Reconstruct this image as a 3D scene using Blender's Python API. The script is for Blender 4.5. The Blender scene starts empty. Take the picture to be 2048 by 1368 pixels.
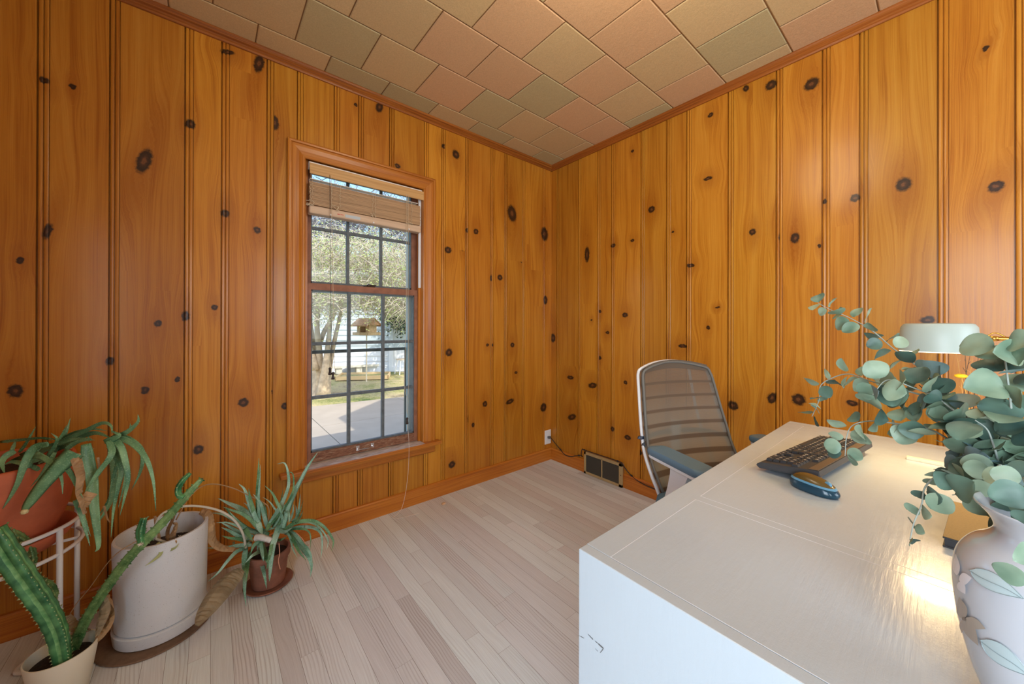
import bpy, bmesh, math, random
import numpy as np
from mathutils import Vector, Matrix

scene = bpy.context.scene
C = scene.collection
R0 = random.Random(7)
PI = math.pi

# ------------------------------------------------------------------ camera
CAM = np.array([-2.19164, -2.11028, 1.10520])
YAW, PITCH, ROLL, F, SY = 0.695996, 0.0013955, 0.002539, 723.525, -32.895
_Fw = np.array([math.sin(YAW)*math.cos(PITCH), math.cos(YAW)*math.cos(PITCH), math.sin(PITCH)])
_Rt = np.array([math.cos(YAW), -math.sin(YAW), 0.0])
_Up = np.cross(_Rt, _Fw)
_R2 = _Rt*math.cos(ROLL) + _Up*math.sin(ROLL)
_U2 = -_Rt*math.sin(ROLL) + _Up*math.cos(ROLL)
cd = bpy.data.cameras.new('camera')
cam = bpy.data.objects.new('camera', cd)
C.objects.link(cam)
cam.matrix_world = Matrix(((_R2[0], _U2[0], -_Fw[0], CAM[0]), (_R2[1], _U2[1], -_Fw[1], CAM[1]),
                           (_R2[2], _U2[2], -_Fw[2], CAM[2]), (0, 0, 0, 1)))
cd.sensor_width = 36.0
cd.sensor_fit = 'HORIZONTAL'
cd.lens = 36.0*F/2048
cd.shift_y = SY/2048
cd.clip_start = 0.02
cd.clip_end = 200
scene.camera = cam

# ------------------------------------------------------------------ colour management
scene.view_settings.view_transform = 'Standard'
scene.view_settings.look = 'None'
scene.view_settings.exposure = 0.10
scene.view_settings.gamma = 1.0
scene.view_settings.use_curve_mapping = False

# ------------------------------------------------------------------ sky, sun, daylight at the left window, added back fill, ceiling bulb
world = bpy.data.worlds.new('sky')
scene.world = world
world.use_nodes = True
wn = world.node_tree
wn.nodes.clear()
wo = wn.nodes.new('ShaderNodeOutputWorld')
wb = wn.nodes.new('ShaderNodeBackground')
ws = wn.nodes.new('ShaderNodeTexSky')
ws.sky_type = 'NISHITA'
ws.sun_disc = False
ws.sun_elevation = math.radians(51)
ws.sun_rotation = math.radians(180)
ws.air_density = 1.0
ws.dust_density = 1.5
wb.inputs['Strength'].default_value = 0.55
wn.links.new(ws.outputs[0], wb.inputs['Color'])
wn.links.new(wb.outputs[0], wo.inputs['Surface'])

SUN_EL = math.radians(51)
sd = bpy.data.lights.new('sun', 'SUN')
sun = bpy.data.objects.new('sun', sd)
C.objects.link(sun)
sun.location = (-1, -8, 12)
sun.rotation_euler = Vector((0, math.cos(SUN_EL), -math.sin(SUN_EL))).to_track_quat('-Z', 'Y').to_euler()
sd.energy = 4.4
sd.angle = math.radians(0.6)
sd.color = (1.0, 0.94, 0.84)

def area(name, loc, direction, sx, sy, power, col):
    d = bpy.data.lights.new(name, 'AREA')
    o = bpy.data.objects.new(name, d)
    C.objects.link(o)
    d.shape = 'RECTANGLE'
    d.size, d.size_y = sx, sy
    d.energy = power
    d.color = col
    o.location = loc
    o.rotation_euler = Vector(direction).to_track_quat('-Z', 'Z').to_euler()
    return o
area('daylight_left_window', (-3.055, -2.76, 1.22), (1, 0, 0), 1.44, 1.28, 54, (0.81, 0.90, 1.0))
area('back_fill_light', (-0.95, -3.93, 1.45), (0, 1, 0), 1.3, 1.1, 29, (0.74, 0.87, 1.0))  # added fill lamp, set before a back window made up to hold it
pl = bpy.data.lights.new('ceiling_bulb', 'POINT')
plo = bpy.data.objects.new('ceiling_bulb', pl)
C.objects.link(plo)
plo.location = (-1.30, -1.62, 2.21)
pl.energy = 17
pl.color = (1.0, 0.84, 0.62)
pl.shadow_soft_size = 0.22

# ------------------------------------------------------------------ pixel of the measured photograph -> point in the room
def ray(px, py):
    return _Fw + _R2*(px-1024)/F + _U2*(684+SY-py)/F
def P(px, py, d):
    return Vector(CAM + ray(px, py)*d)
def on(px, py, ax, val):
    r = ray(px, py)
    return Vector(CAM + r*((val-CAM[ax])/r[ax]))

# ------------------------------------------------------------------ helpers
def tag(o, label=None, cat=None, group=None, kind=None):
    if label: o['label'] = label
    if cat: o['category'] = cat
    if group: o['group'] = group
    if kind: o['kind'] = kind
    return o
def empty(name, loc, label=None, cat=None, rotz=0.0, group=None, kind=None):
    o = bpy.data.objects.new(name, None)
    C.objects.link(o)
    o.location = loc
    o.rotation_euler = (0, 0, rotz)
    o.empty_display_size = 0.05
    o['_m'] = 1
    del o['_m']
    return tag(o, label, cat, group, kind)
def wmat(p):
    m = Matrix.LocRotScale(p.location, p.rotation_euler, None)
    if p.parent is not None:
        m = wmat(p.parent) @ m
    return m
LAST = [None]
def mk(name, V, Fc, mat, parent=None, smooth=False, local=False, mats=None, fm=None):
    """one mesh object; vertices in world metres unless local"""
    me = bpy.data.meshes.new(name)
    if parent is not None and not local:
        inv = wmat(parent).inverted()
        V = [inv @ Vector(v) for v in V]
    me.from_pydata([tuple(v) for v in V], [], [tuple(f) for f in Fc])
    if mats:
        for m_ in mats: me.materials.append(m_)
        me.polygons.foreach_set('material_index', fm)
    elif mat is not None:
        me.materials.append(mat)
    if smooth:
        me.polygons.foreach_set('use_smooth', [True]*len(me.polygons))
    me.update()
    o = bpy.data.objects.new(name, me)
    C.objects.link(o)
    if parent is not None: o.parent = parent
    LAST[0] = o
    return o
class MB:
    """collects shapes, then becomes one mesh"""
    def __init__(s): s.v = []; s.f = []; s.m = []
    def add(s, V, Fc, m=0):
        n = len(s.v)
        s.v += [Vector(v) for v in V]
        s.f += [tuple(i+n for i in f) for f in Fc]
        s.m += [m]*len(Fc)
        return s
    def box(s, a, b, m=0, M=None, bev=0.0):
        x0, y0, z0 = [min(a[i], b[i]) for i in range(3)]
        x1, y1, z1 = [max(a[i], b[i]) for i in range(3)]
        if bev <= 0:
            V = [(x0,y0,z0),(x1,y0,z0),(x1,y1,z0),(x0,y1,z0),(x0,y0,z1),(x1,y0,z1),(x1,y1,z1),(x0,y1,z1)]
            Fc = [(0,3,2,1),(4,5,6,7),(0,1,5,4),(1,2,6,5),(2,3,7,6),(3,0,4,7)]
        else:
            bm = bmesh.new()
            bmesh.ops.create_cube(bm, size=1)
            for v in bm.verts:
                v.co = Vector(((x0+x1)/2+v.co.x*(x1-x0), (y0+y1)/2+v.co.y*(y1-y0), (z0+z1)/2+v.co.z*(z1-z0)))
            bmesh.ops.bevel(bm, geom=bm.edges[:], offset=min(bev, .49*min(x1-x0, y1-y0, z1-z0)), segments=2, profile=.5, affect='EDGES')
            bm.verts.index_update()
            V = [v.co.copy() for v in bm.verts]
            Fc = [tuple(v.index for v in f.verts) for f in bm.faces]
            bm.free()
        if M is not None: V = [M @ Vector(v) for v in V]
        return s.add(V, Fc, m)
    def tube(s, pts, r, n=8, m=0, cap=True, closed=False):
        pts = [Vector(p) for p in pts]
        k = len(pts)
        rr = r if isinstance(r, (list, tuple)) else [r]*k
        V = []; Fc = []
        up = None
        for i, p in enumerate(pts):
            if closed: t = pts[(i+1) % k]-pts[i-1]
            else: t = pts[min(i+1, k-1)]-pts[max(i-1, 0)]
            if t.length < 1e-9: t = Vector((0, 0, 1))
            t.normalize()
            if up is None:
                up = t.orthogonal().normalized()
            up = (up-t*up.dot(t))
            if up.length < 1e-6: up = t.orthogonal()
            up.normalize()
            sdv = t.cross(up)
            for j in range(n):
                a = 2*PI*j/n
                V.append(p+(up*math.cos(a)+sdv*math.sin(a))*rr[i])
        kk = k if closed else k-1
        for i in range(kk):
            i2 = (i+1) % k
            for j in range(n):
                j2 = (j+1) % n
                Fc.append((i*n+j, i*n+j2, i2*n+j2, i2*n+j))
        if cap and not closed:
            Fc.append(tuple(range(n-1, -1, -1)))
            Fc.append(tuple((k-1)*n+j for j in range(n)))
        return s.add(V, Fc, m)
    def lathe(s, prof, c, n=40, m=0, sy=1.0, cap=True):
        """prof: list of (radius, z)"""
        V = []; Fc = []
        for r, z in prof:
            for j in range(n):
                a = 2*PI*j/n
                V.append((c[0]+r*math.cos(a), c[1]+r*sy*math.sin(a), c[2]+z))
        for i in range(len(prof)-1):
            for j in range(n):
                j2 = (j+1) % n
                Fc.append((i*n+j, i*n+j2, (i+1)*n+j2, (i+1)*n+j))
        if cap:
            Fc.append(tuple(range(n-1, -1, -1)))
            Fc.append(tuple((len(prof)-1)*n+j for j in range(n)))
        return s.add(V, Fc, m)
    def out(s, name, mat, parent=None, smooth=False, local=False, mats=None):
        return mk(name, s.v, s.f, mat, parent, smooth, local, mats, s.m if mats else None)
def autosmooth(o, ang=40):
    me = o.data
    me.polygons.foreach_set('use_smooth', [True]*len(me.polygons))
    bm = bmesh.new(); bm.from_mesh(me)
    for e in bm.edges:
        if len(e.link_faces) == 2:
            try:
                if e.calc_face_angle() > math.radians(ang): e.smooth = False
            except ValueError: pass
    bm.to_mesh(me); bm.free()
    return o
def spline(pts, n=6):
    pts = [Vector(p) for p in pts]
    if len(pts) < 3:
        return [pts[0].lerp(pts[-1], i/n) for i in range(n+1)]
    o = []
    for i in range(len(pts)-1):
        p0 = pts[i-1] if i else pts[0]*2-pts[1]
        p1, p2 = pts[i], pts[i+1]
        p3 = pts[i+2] if i+2 < len(pts) else pts[-1]*2-pts[-2]
        for k in range(n):
            t = k/n
            o.append(.5*((2*p1)+(p2-p0)*t+(2*p0-5*p1+4*p2-p3)*t*t+(3*p1-p0-3*p2+p3)*t**3))
    o.append(pts[-1])
    return o

# ------------------------------------------------------------------ materials
class NT:
    def __init__(s, name):
        s.mat = bpy.data.materials.new(name)
        s.mat.use_nodes = True
        s.t = s.mat.node_tree
        s.t.nodes.clear()
        s.o = s.t.nodes.new('ShaderNodeOutputMaterial')
        s.b = s.t.nodes.new('ShaderNodeBsdfPrincipled')
        s.t.links.new(s.b.outputs[0], s.o.inputs[0])
    def n(s, typ, ins=None, **kw):
        nd = s.t.nodes.new(typ)
        for k, v in kw.items(): setattr(nd, k, v)
        for k, v in (ins or {}).items(): s.set(nd.inputs[k], v)
        return nd
    def set(s, sock, v):
        if hasattr(v, 'is_output') or hasattr(v, 'links') and not isinstance(v, (tuple, list, float, int)):
            s.t.links.new(v, sock)
        else:
            if isinstance(v, (tuple, list)) and len(v) == 3 and sock.type == 'RGBA': v = (*v, 1)
            sock.default_value = v
    def math(s, op, a, b=0.0, c=0.0, clamp=False):
        nd = s.n('ShaderNodeMath', operation=op, use_clamp=clamp)
        s.set(nd.inputs[0], a); s.set(nd.inputs[1], b)
        if len(nd.inputs) > 2: s.set(nd.inputs[2], c)
        return nd.outputs[0]
    def comb(s, x, y, z=0.0):
        nd = s.n('ShaderNodeCombineXYZ')
        s.set(nd.inputs[0], x); s.set(nd.inputs[1], y); s.set(nd.inputs[2], z)
        return nd.outputs[0]
    def noise(s, vec, scale=5, detail=3, rough=.5, dist=0.0):
        nd = s.n('ShaderNodeTexNoise', {'Scale': scale, 'Detail': detail, 'Roughness': rough, 'Distortion': dist})
        if vec is not None: s.set(nd.inputs['Vector'], vec)
        return nd.outputs['Fac']
    def ramp(s, fac, stops, interp='LINEAR'):
        nd = s.n('ShaderNodeValToRGB')
        cr = nd.color_ramp
        cr.interpolation = interp
        while len(cr.elements) < len(stops): cr.elements.new(.5)
        for e, (p, c) in zip(cr.elements, stops):
            e.position = p
            e.color = (*c, 1) if len(c) == 3 else c
        s.set(nd.inputs[0], fac)
        return nd.outputs[0]
    def mix(s, fac, a, b, blend='MIX'):
        nd = s.n('ShaderNodeMix', data_type='RGBA', blend_type=blend)
        s.set(nd.inputs[0], fac); s.set(nd.inputs[6], a); s.set(nd.inputs[7], b)
        return nd.outputs[2]
    def mapr(s, v, a, b, c=0.0, d=1.0, smooth=False):
        nd = s.n('ShaderNodeMapRange', interpolation_type='SMOOTHSTEP' if smooth else 'LINEAR')
        for i, x in enumerate((v, a, b, c, d)): s.set(nd.inputs[i], x)
        return nd.outputs[0]
    def bump(s, h, strength=.2, dist=.002):
        nd = s.n('ShaderNodeBump', {'Strength': strength, 'Distance': dist, 'Height': h})
        s.set(s.b.inputs['Normal'], nd.outputs[0])
    def p(s, **kw):
        for k, v in kw.items():
            s.set(s.b.inputs[k.replace('_', ' ')], v)
        return s
    def obj(s):
        return s.n('ShaderNodeTexCoord').outputs['Object']
    def attr(s, name, out='Vector'):
        return s.n('ShaderNodeAttribute', attribute_name=name).outputs[out]
def lin(r, g, b):
    f = lambda c: (c/255/12.92) if c/255 <= .04045 else ((c/255+.055)/1.055)**2.4
    return (f(r), f(g), f(b))
def simple(name, col, rough=.5, metal=0.0, bump=0.0, bscale=200, var=0.0, vscale=8, **kw):
    t = NT(name)
    oc = t.obj()
    if var:
        f = t.noise(oc, vscale, 4, .6)
        c = t.mix(t.mapr(f, .3, .7), tuple(x*(1-var) for x in col), tuple(min(1, x*(1+var)) for x in col))
        t.p(Base_Color=c)
    else:
        t.p(Base_Color=(*col, 1))
    t.p(Roughness=rough, Metallic=metal)
    if bump: t.bump(t.noise(oc, bscale, 3), bump, .001)
    for k, v in kw.items(): t.set(t.b.inputs[k.replace('_', ' ')], v)
    return t.mat

def pine(name, light, mid, dark, gloss=.33, coat=.25, vary=.16):
    """varnished knotty pine; UV in metres (u across the grain), one nearest knot per face in attributes"""
    t = NT(name)
    uv = t.n('ShaderNodeUVMap', uv_map='uv').outputs[0]
    sp = t.n('ShaderNodeSeparateXYZ', {0: uv})
    u, v = sp.outputs[0], sp.outputs[1]
    k1 = t.n('ShaderNodeSeparateXYZ', {0: t.attr('kn')})
    k2 = t.n('ShaderNodeSeparateXYZ', {0: t.attr('kn2')})
    bd = t.attr('bd', 'Fac')
    wob = t.math('MULTIPLY', t.math('SUBTRACT', t.noise(uv, 60, 2), .5), .012)
    du = t.math('ADD', t.math('SUBTRACT', u, k1.outputs[0]), wob)
    dv = t.math('ADD', t.math('SUBTRACT', v, k1.outputs[1]), wob)
    cs, sn = t.math('COSINE', k2.outputs[1]), t.math('SINE', k2.outputs[1])
    ru = t.math('ADD', t.math('MULTIPLY', du, cs), t.math('MULTIPLY', dv, sn))
    rv = t.math('SUBTRACT', t.math('MULTIPLY', dv, cs), t.math('MULTIPLY', du, sn))
    def qn(a, b):
        a = t.math('DIVIDE', a, k1.outputs[2]); b = t.math('DIVIDE', b, k2.outputs[0])
        return t.math('SQRT', t.math('ADD', t.math('MULTIPLY', a, a), t.math('MULTIPLY', b, b)))
    q = qn(ru, rv)
    q2 = qn(ru, t.math('MULTIPLY', rv, .45))
    st = k2.outputs[2]
    near = t.math('EXPONENT', t.math('MULTIPLY', t.math('MULTIPLY', q2, q2), -.12))
    near = t.math('MULTIPLY', near, st)
    f = t.math('SUBTRACT', u, t.math('MULTIPLY', t.math('MULTIPLY', du, near), .8))
    f = t.math('ADD', f, t.math('MULTIPLY', bd, 3.7))
    # slow wander of the grain
    f = t.math('ADD', f, t.math('MULTIPLY', t.noise(t.comb(t.math('MULTIPLY', u, 3.0), t.math('MULTIPLY', v, .9), t.math('MULTIPLY', bd, 9.0)), 1, 2), .05))
    g1 = t.noise(t.comb(t.math('MULTIPLY', f, 330.0), t.math('MULTIPLY', v, 3.0), bd), 1, 3, .6)
    g2 = t.noise(t.comb(t.math('MULTIPLY', f, 62.0), t.math('MULTIPLY', v, .7), bd), 1, 2, .5)
    g3 = t.noise(t.comb(t.math('MULTIPLY', f, 9.0), t.math('MULTIPLY', v, 1.3), bd), 1, 3, .6)
    g = t.math('ADD', t.math('ADD', t.math('MULTIPLY', g1, .36), t.math('MULTIPLY', g2, .34)), t.math('MULTIPLY', g3, .30))
    col = t.ramp(g, [(.36, dark), (.50, mid), (.66, light)])
    # per board tone
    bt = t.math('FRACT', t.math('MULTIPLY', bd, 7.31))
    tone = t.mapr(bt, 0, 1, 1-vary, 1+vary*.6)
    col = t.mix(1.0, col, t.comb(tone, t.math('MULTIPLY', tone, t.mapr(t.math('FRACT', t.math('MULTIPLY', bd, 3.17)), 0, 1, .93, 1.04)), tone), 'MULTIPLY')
    # stain halo then the knot itself
    halo = t.math('MULTIPLY', t.math('MULTIPLY', t.mapr(q2, .8, 3.6, 1, 0, True), t.mapr(g2, .3, .65, .45, 1.1)), st)
    col = t.mix(t.math('MULTIPLY', halo, .42), col, (dark[0]*.72, dark[1]*.55, dark[2]*.45, 1))
    ring = t.math('MULTIPLY', t.math('SINE', t.math('MULTIPLY', q, 11.0)), .35)
    big = t.mapr(k1.outputs[2], .008, .018, .15, 1)
    core = t.math('MULTIPLY', t.mapr(t.math('ADD', q, t.math('MULTIPLY', t.noise(uv, 120, 2), .3)), .35, .85, 1, 0, True), big)
    kcol = t.mix(t.math('MULTIPLY', core, t.mapr(t.math('ADD', ring, t.noise(uv, 220, 3)), .3, .9, .3, 1)), (.008, .004, .003, 1), (.16, .055, .018, 1))
    qe = t.math('ADD', q, t.math('MULTIPLY', t.math('SUBTRACT', t.noise(uv, 95, 3, .7), .5), .55))
    km = t.math('MULTIPLY', t.mapr(qe, .70, 1.18, 1, 0, True), t.mapr(st, 0, .6, 0, 1))
    col = t.mix(t.math('MULTIPLY', km, .95), col, kcol)
    # scratches and little dents
    sc = t.mapr(t.noise(t.comb(t.math('MULTIPLY', u, 1.0), t.math('MULTIPLY', v, 9.0), 3.0), 26, 2, .5), .735, .75, 0, 1)
    col = t.mix(t.math('MULTIPLY', sc, .35), col, (light[0], light[1]*1.1, light[2]*1.5, 1))
    t.p(Base_Color=col, Roughness=t.mapr(g1, .2, .8, gloss-.05, gloss+.09), Coat_Weight=coat, Coat_Roughness=.18, Coat_IOR=1.5)
    t.b.inputs['Specular IOR Level'].default_value = .32
    t.bump(t.math('ADD', t.math('MULTIPLY', g1, .5), t.math('MULTIPLY', g3, 2.0)), .16, .0012)
    return t.mat
M_PINE = pine('knotty_pine', (.61, .275, .032), (.52, .203, .016), (.37, .115, .007))
M_TRIM = pine('pine_trim', (.62, .245, .034), (.50, .170, .018), (.32, .085, .008), gloss=.36, vary=.1)
M_CROWN = pine('stained_trim', (.44, .15, .022), (.31, .092, .012), (.17, .042, .006), gloss=.3, vary=.1)

def plain_attrs(o, axis=2, cross=None, seed=0.0, knots=(), span=None):
    """uv (metres, u across the grain, v along it) + attributes for the pine material on any mesh"""
    me = o.data
    uvl = me.uv_layers.new(name='uv')
    oth = [a for a in range(3) if a != axis]
    kn = me.attributes.new('kn', 'FLOAT_VECTOR', 'FACE')
    kn2 = me.attributes.new('kn2', 'FLOAT_VECTOR', 'FACE')
    bd = me.attributes.new('bd', 'FLOAT', 'FACE')
    for p in me.polygons:
        nrm = p.normal
        # the cross axis is the one least along the normal
        a0 = cross if cross is not None else min(oth, key=lambda a: abs(nrm[a]))
        for li in p.loop_indices:
            co = me.vertices[me.loops[li].vertex_index].co
            uvl.data[li].uv = (co[a0], co[axis])
        c = p.center
        best = None
        for (ku, kv, rx, rz) in knots:
            d = abs(ku-c[a0])+abs(kv-c[axis])
            if best is None or d < best[0]: best = (d, ku, kv, rx, rz)
        if best:
            kn.data[p.index].vector = (best[1], best[2], best[3]); kn2.data[p.index].vector = (best[4], 0, 1)
        else:
            kn.data[p.index].vector = (50, 50, .01); kn2.data[p.index].vector = (.01, 0, 0)
        bd.data[p.index].value = seed
    return o

# painted, ceramic, metal, fabric ...
def desk_paint():
    t = NT('desk_gloss_paint')
    oc = t.obj()
    sp = t.n('ShaderNodeSeparateXYZ', {0: oc})
    br = t.noise(t.comb(t.math('MULTIPLY', sp.outputs[0], 14.0), t.math('MULTIPLY', sp.outputs[1], 160.0), t.math('MULTIPLY', sp.outputs[2], 20.0)), 1, 4, .65)
    br2 = t.noise(oc, 38, 3, .6)
    col = t.mix(t.mapr(t.noise(oc, 3, 3), .3, .7), (.45, .51, .55, 1), (.49, .555, .59, 1))
    t.p(Base_Color=col, Roughness=t.mapr(br2, .3, .7, .17, .27), Coat_Weight=.3, Coat_Roughness=.08)
    t.bump(t.math('ADD', t.math('MULTIPLY', br, .8), t.math('ADD', t.math('MULTIPLY', br2, .5), t.math('MULTIPLY', t.noise(oc, 420, 3, .7), .25))), .36, .0012)
    return t.mat
M_DESK = desk_paint()
def floor_mat():
    t = NT('raw_oak_strip')
    uv = t.n('ShaderNodeUVMap', uv_map='uv').outputs[0]
    sp = t.n('ShaderNodeSeparateXYZ', {0: uv})
    u, v = sp.outputs[0], sp.outputs[1]
    bd = t.attr('bd', 'Fac')
    b2 = t.math('MULTIPLY', bd, 11.0)
    w = t.noise(t.comb(t.math('MULTIPLY', u, 6.0), t.math('MULTIPLY', v, 2.2), b2), 1, 2, .5)
    f = t.math('ADD', u, t.math('MULTIPLY', w, .055))
    g1 = t.noise(t.comb(t.math('MULTIPLY', f, 420.0), t.math('MULTIPLY', v, 7.0), b2), 1, 3, .6)
    wv = t.math('SINE', t.math('MULTIPLY', t.math('ADD', f, t.math('MULTIPLY', bd, .31)), 620.0))
    wv = t.mapr(wv, .1, 1, 0, 1)
    amt = t.mapr(t.noise(t.comb(t.math('MULTIPLY', u, 9.0), v, b2), 1, 2), .45, .7, .05, .95)
    col = t.mix(g1, lin(204, 210, 211), lin(240, 250, 252))
    col = t.mix(t.math('MULTIPLY', t.math('MULTIPLY', wv, amt), .5), col, lin(150, 146, 142))
    bt = t.math('FRACT', t.math('MULTIPLY', bd, 7.31))
    tone = t.mapr(bt, 0, 1, .92, 1.05)
    pk = t.mapr(t.math('FRACT', t.math('MULTIPLY', bd, 3.7)), 0, 1, .94, 1.02)
    col = t.mix(1.0, col, t.comb(tone, t.math('MULTIPLY', tone, pk), t.math('MULTIPLY', tone, pk)), 'MULTIPLY')
    drk = t.mapr(bt, .95, .97, 0, .26)
    col = t.mix(drk, col, lin(120, 72, 55))
    t.p(Base_Color=col, Roughness=.5)
    t.b.inputs['Specular IOR Level'].default_value = .35
    t.bump(g1, .12, .0006)
    return t.mat
M_FLOOR = floor_mat()
def ceil_mat():
    t = NT('ceiling_tile')
    oc = t.obj()
    base = t.n('ShaderNodeAttribute', attribute_name='tc').outputs['Color']
    f = t.noise(oc, 210, 3, .7)
    f2 = t.noise(oc, 60, 2, .5)
    col = t.mix(t.mapr(f, .3, .7), t.mix(1, base, (.86, .86, .86, 1), 'MULTIPLY'), t.mix(1, base, (1.07, 1.07, 1.07, 1), 'MULTIPLY'))
    t.p(Base_Color=col, Roughness=.85)
    t.bump(t.math('ADD', f, f2), .35, .002)
    return t.mat
M_CEIL = ceil_mat()
M_GAP = simple('dark_gap', (.13, .075, .05), .8)
M_CGAP = simple('tile_joint', (.30, .15, .055), .8)
M_TERRA = simple('terracotta', lin(196, 104, 68), .7, bump=.25, bscale=90, var=.18, vscale=9)
M_TERRA2 = simple('weathered_terracotta', lin(140, 94, 76), .75, bump=.3, bscale=120, var=.3, vscale=14)
M_WHITEMET = simple('white_powder_coat', (.82, .85, .88), .35, bump=.05, bscale=400)
M_SOIL = simple('potting_soil', (.030, .018, .012), .95, bump=1.0, bscale=150, var=.6, vscale=120)
def planter_mat():
    t = NT('speckled_grey_composite')
    oc = t.obj()
    sp1 = t.mapr(t.noise(oc, 300, 1, .5), .71, .75, 0, 1)
    base = t.mix(t.noise(oc, 7, 3), lin(204, 212, 220), lin(226, 230, 234))
    base = t.mix(t.math('MULTIPLY', t.noise(oc, 320, 2), .35), base, lin(196, 198, 202))
    t.p(Base_Color=t.mix(t.math('MULTIPLY', sp1, .6), base, lin(100, 92, 84)), Roughness=.55)
    t.bump(t.noise(oc, 300, 2), .1, .001)
    return t.mat
M_PLANTER = planter_mat()
M_CREAM = simple('cream_ceramic', lin(226, 222, 204), .35, bump=.04, bscale=60)
M_CORK = simple('brown_mat', lin(116, 92, 72), .8, bump=.3, bscale=200, var=.15, vscale=60)
def leafmat(name, c1, c2, rough=.42, spots=0.0, sc=90, sss=0.0, nsc=14):
    t = NT(name)
    oc = t.obj()
    col = t.mix(t.mapr(t.noise(oc, nsc, 3), .35, .68), c1, c2)
    if spots:
        sp1 = t.mapr(t.noise(oc, sc, 1), .60, .66, 0, spots)
        col = t.mix(sp1, col, (min(1, c2[0]*1.9+.05), min(1, c2[1]*1.6+.05), min(1, c2[2]*1.8+.04), 1))
    t.p(Base_Color=col, Roughness=rough)
    t.bump(t.noise(oc, 180, 2), .15, .001)
    return t.mat
M_ALOE = leafmat('aloe_leaf', lin(60, 112, 74), lin(128, 170, 122), spots=.35, sc=330)
M_ALOE2 = leafmat('blue_green_aloe_leaf', lin(104, 156, 128), lin(172, 208, 186), spots=.35, sc=360)
M_EUPH = leafmat('succulent_stem', lin(34, 98, 60), lin(96, 160, 104), rough=.38, nsc=30)
M_EUPHL = leafmat('pale_stem_stripe', lin(84, 150, 92), lin(140, 196, 132), rough=.38, nsc=60)
M_EUPH2 = leafmat('thin_succulent_stem', lin(50, 96, 48), lin(122, 156, 96), rough=.45, nsc=30, spots=.3, sc=200)
M_THORN = simple('thorn', lin(176, 196, 140), .5)
M_DRY = simple('dry_leaf', lin(168, 136, 98), .75, bump=.6, bscale=60, var=.3, vscale=20)
M_DRYG = simple('grey_dry_leaf', lin(136, 122, 96), .75, bump=.6, bscale=50, var=.3, vscale=18)
M_EUC = leafmat('eucalyptus_leaf', lin(104, 130, 108), lin(160, 178, 150), rough=.5, nsc=22)
M_EUC2 = leafmat('dark_eucalyptus_leaf', lin(56, 82, 74), lin(100, 130, 112), rough=.5, nsc=22)
M_EUC3 = leafmat('bluish_eucalyptus_leaf', lin(96, 124, 128), lin(142, 166, 160), rough=.5, nsc=22)
M_ESTEM = simple('pale_stem', lin(150, 160, 150), .6)
M_ESTEM2 = simple('dark_woody_stem', lin(60, 56, 52), .6)
M_BLACKPL = simple('black_plastic', (.042, .045, .050), .55, bump=.1, bscale=600)
M_KEY = simple('key_plastic', (.032, .034, .038), .55)
M_LEG = simple('key_legend', (.85, .82, .75), .6)
M_TAUPE = simple('taupe_plastic', lin(92, 84, 76), .35)
M_GOLD = simple('olive_gold_sheen', lin(132, 112, 66), .32, metal=.35)
M_MOUSE = simple('dark_blue_gloss', lin(30, 66, 84), .15)
M_MOUSEB = simple('light_blue_gloss', lin(98, 150, 180), .12)
M_WHITEPL = simple('white_plastic', (.80, .80, .80), .3)
M_TEAL = simple('blue_grey_foam', lin(96, 126, 146), .5, bump=.1, bscale=300)
M_SEATF = simple('teal_seat_fabric', lin(92, 130, 148), .85, bump=.5, bscale=500)
M_BRASS = simple('brass', lin(196, 150, 70), .28, metal=1.0)
M_SHADE = simple('pale_green_grey_enamel', lin(176, 190, 182), .42)
M_STEEL = simple('chrome', (.8, .8, .82), .15, metal=1.0)
M_GREYMET = simple('grey_painted_frame', lin(96, 108, 112), .4)
M_SASHW = simple('worn_sash_wood', lin(146, 96, 70), .6, bump=.3, bscale=80, var=.25, vscale=20)
M_WORN = None
M_CORD = simple('cord_beige', lin(206, 190, 160), .8)
M_TASSEL = simple('dark_wood_tassel', lin(46, 30, 24), .4)
M_WHITECORD = simple('white_string', lin(230, 216, 200), .8)
M_BLACKRUB = simple('black_rubber', (.02, .02, .02), .5)

def worn_mat():
    t = NT('peeling_sill_wood')
    oc = t.obj()
    sp = t.n('ShaderNodeSeparateXYZ', {0: oc})
    v = t.comb(t.math('MULTIPLY', sp.outputs[0], 30.0), t.math('MULTIPLY', sp.outputs[1], 120.0), t.math('MULTIPLY', sp.outputs[2], 120.0))
    f = t.noise(v, 1, 4, .7, .6)
    col = t.ramp(f, [(.3, lin(88, 52, 40)), (.5, lin(134, 88, 62)), (.62, lin(150, 118, 92)), (.72, lin(190, 172, 150))])
    t.p(Base_Color=col, Roughness=.6)
    t.bump(f, .4, .001)
    return t.mat
M_WORN = worn_mat()
def stool_mat():
    t = NT('worn_daylit_stool_top')
    oc = t.obj()
    sp = t.n('ShaderNodeSeparateXYZ', {0: oc})
    v = t.comb(t.math('MULTIPLY', sp.outputs[0], 14.0), t.math('MULTIPLY', sp.outputs[1], 90.0), t.math('MULTIPLY', sp.outputs[2], 90.0))
    f = t.noise(v, 1, 4, .6)
    t.p(Base_Color=t.ramp(f, [(.35, lin(150, 128, 112)), (.5, lin(206, 196, 186)), (.7, lin(232, 228, 222))]), Roughness=.3)  # worn streaks, plus a whitish tone painting in the daylight on the stool
    return t.mat
M_STOOL = stool_mat()
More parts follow.
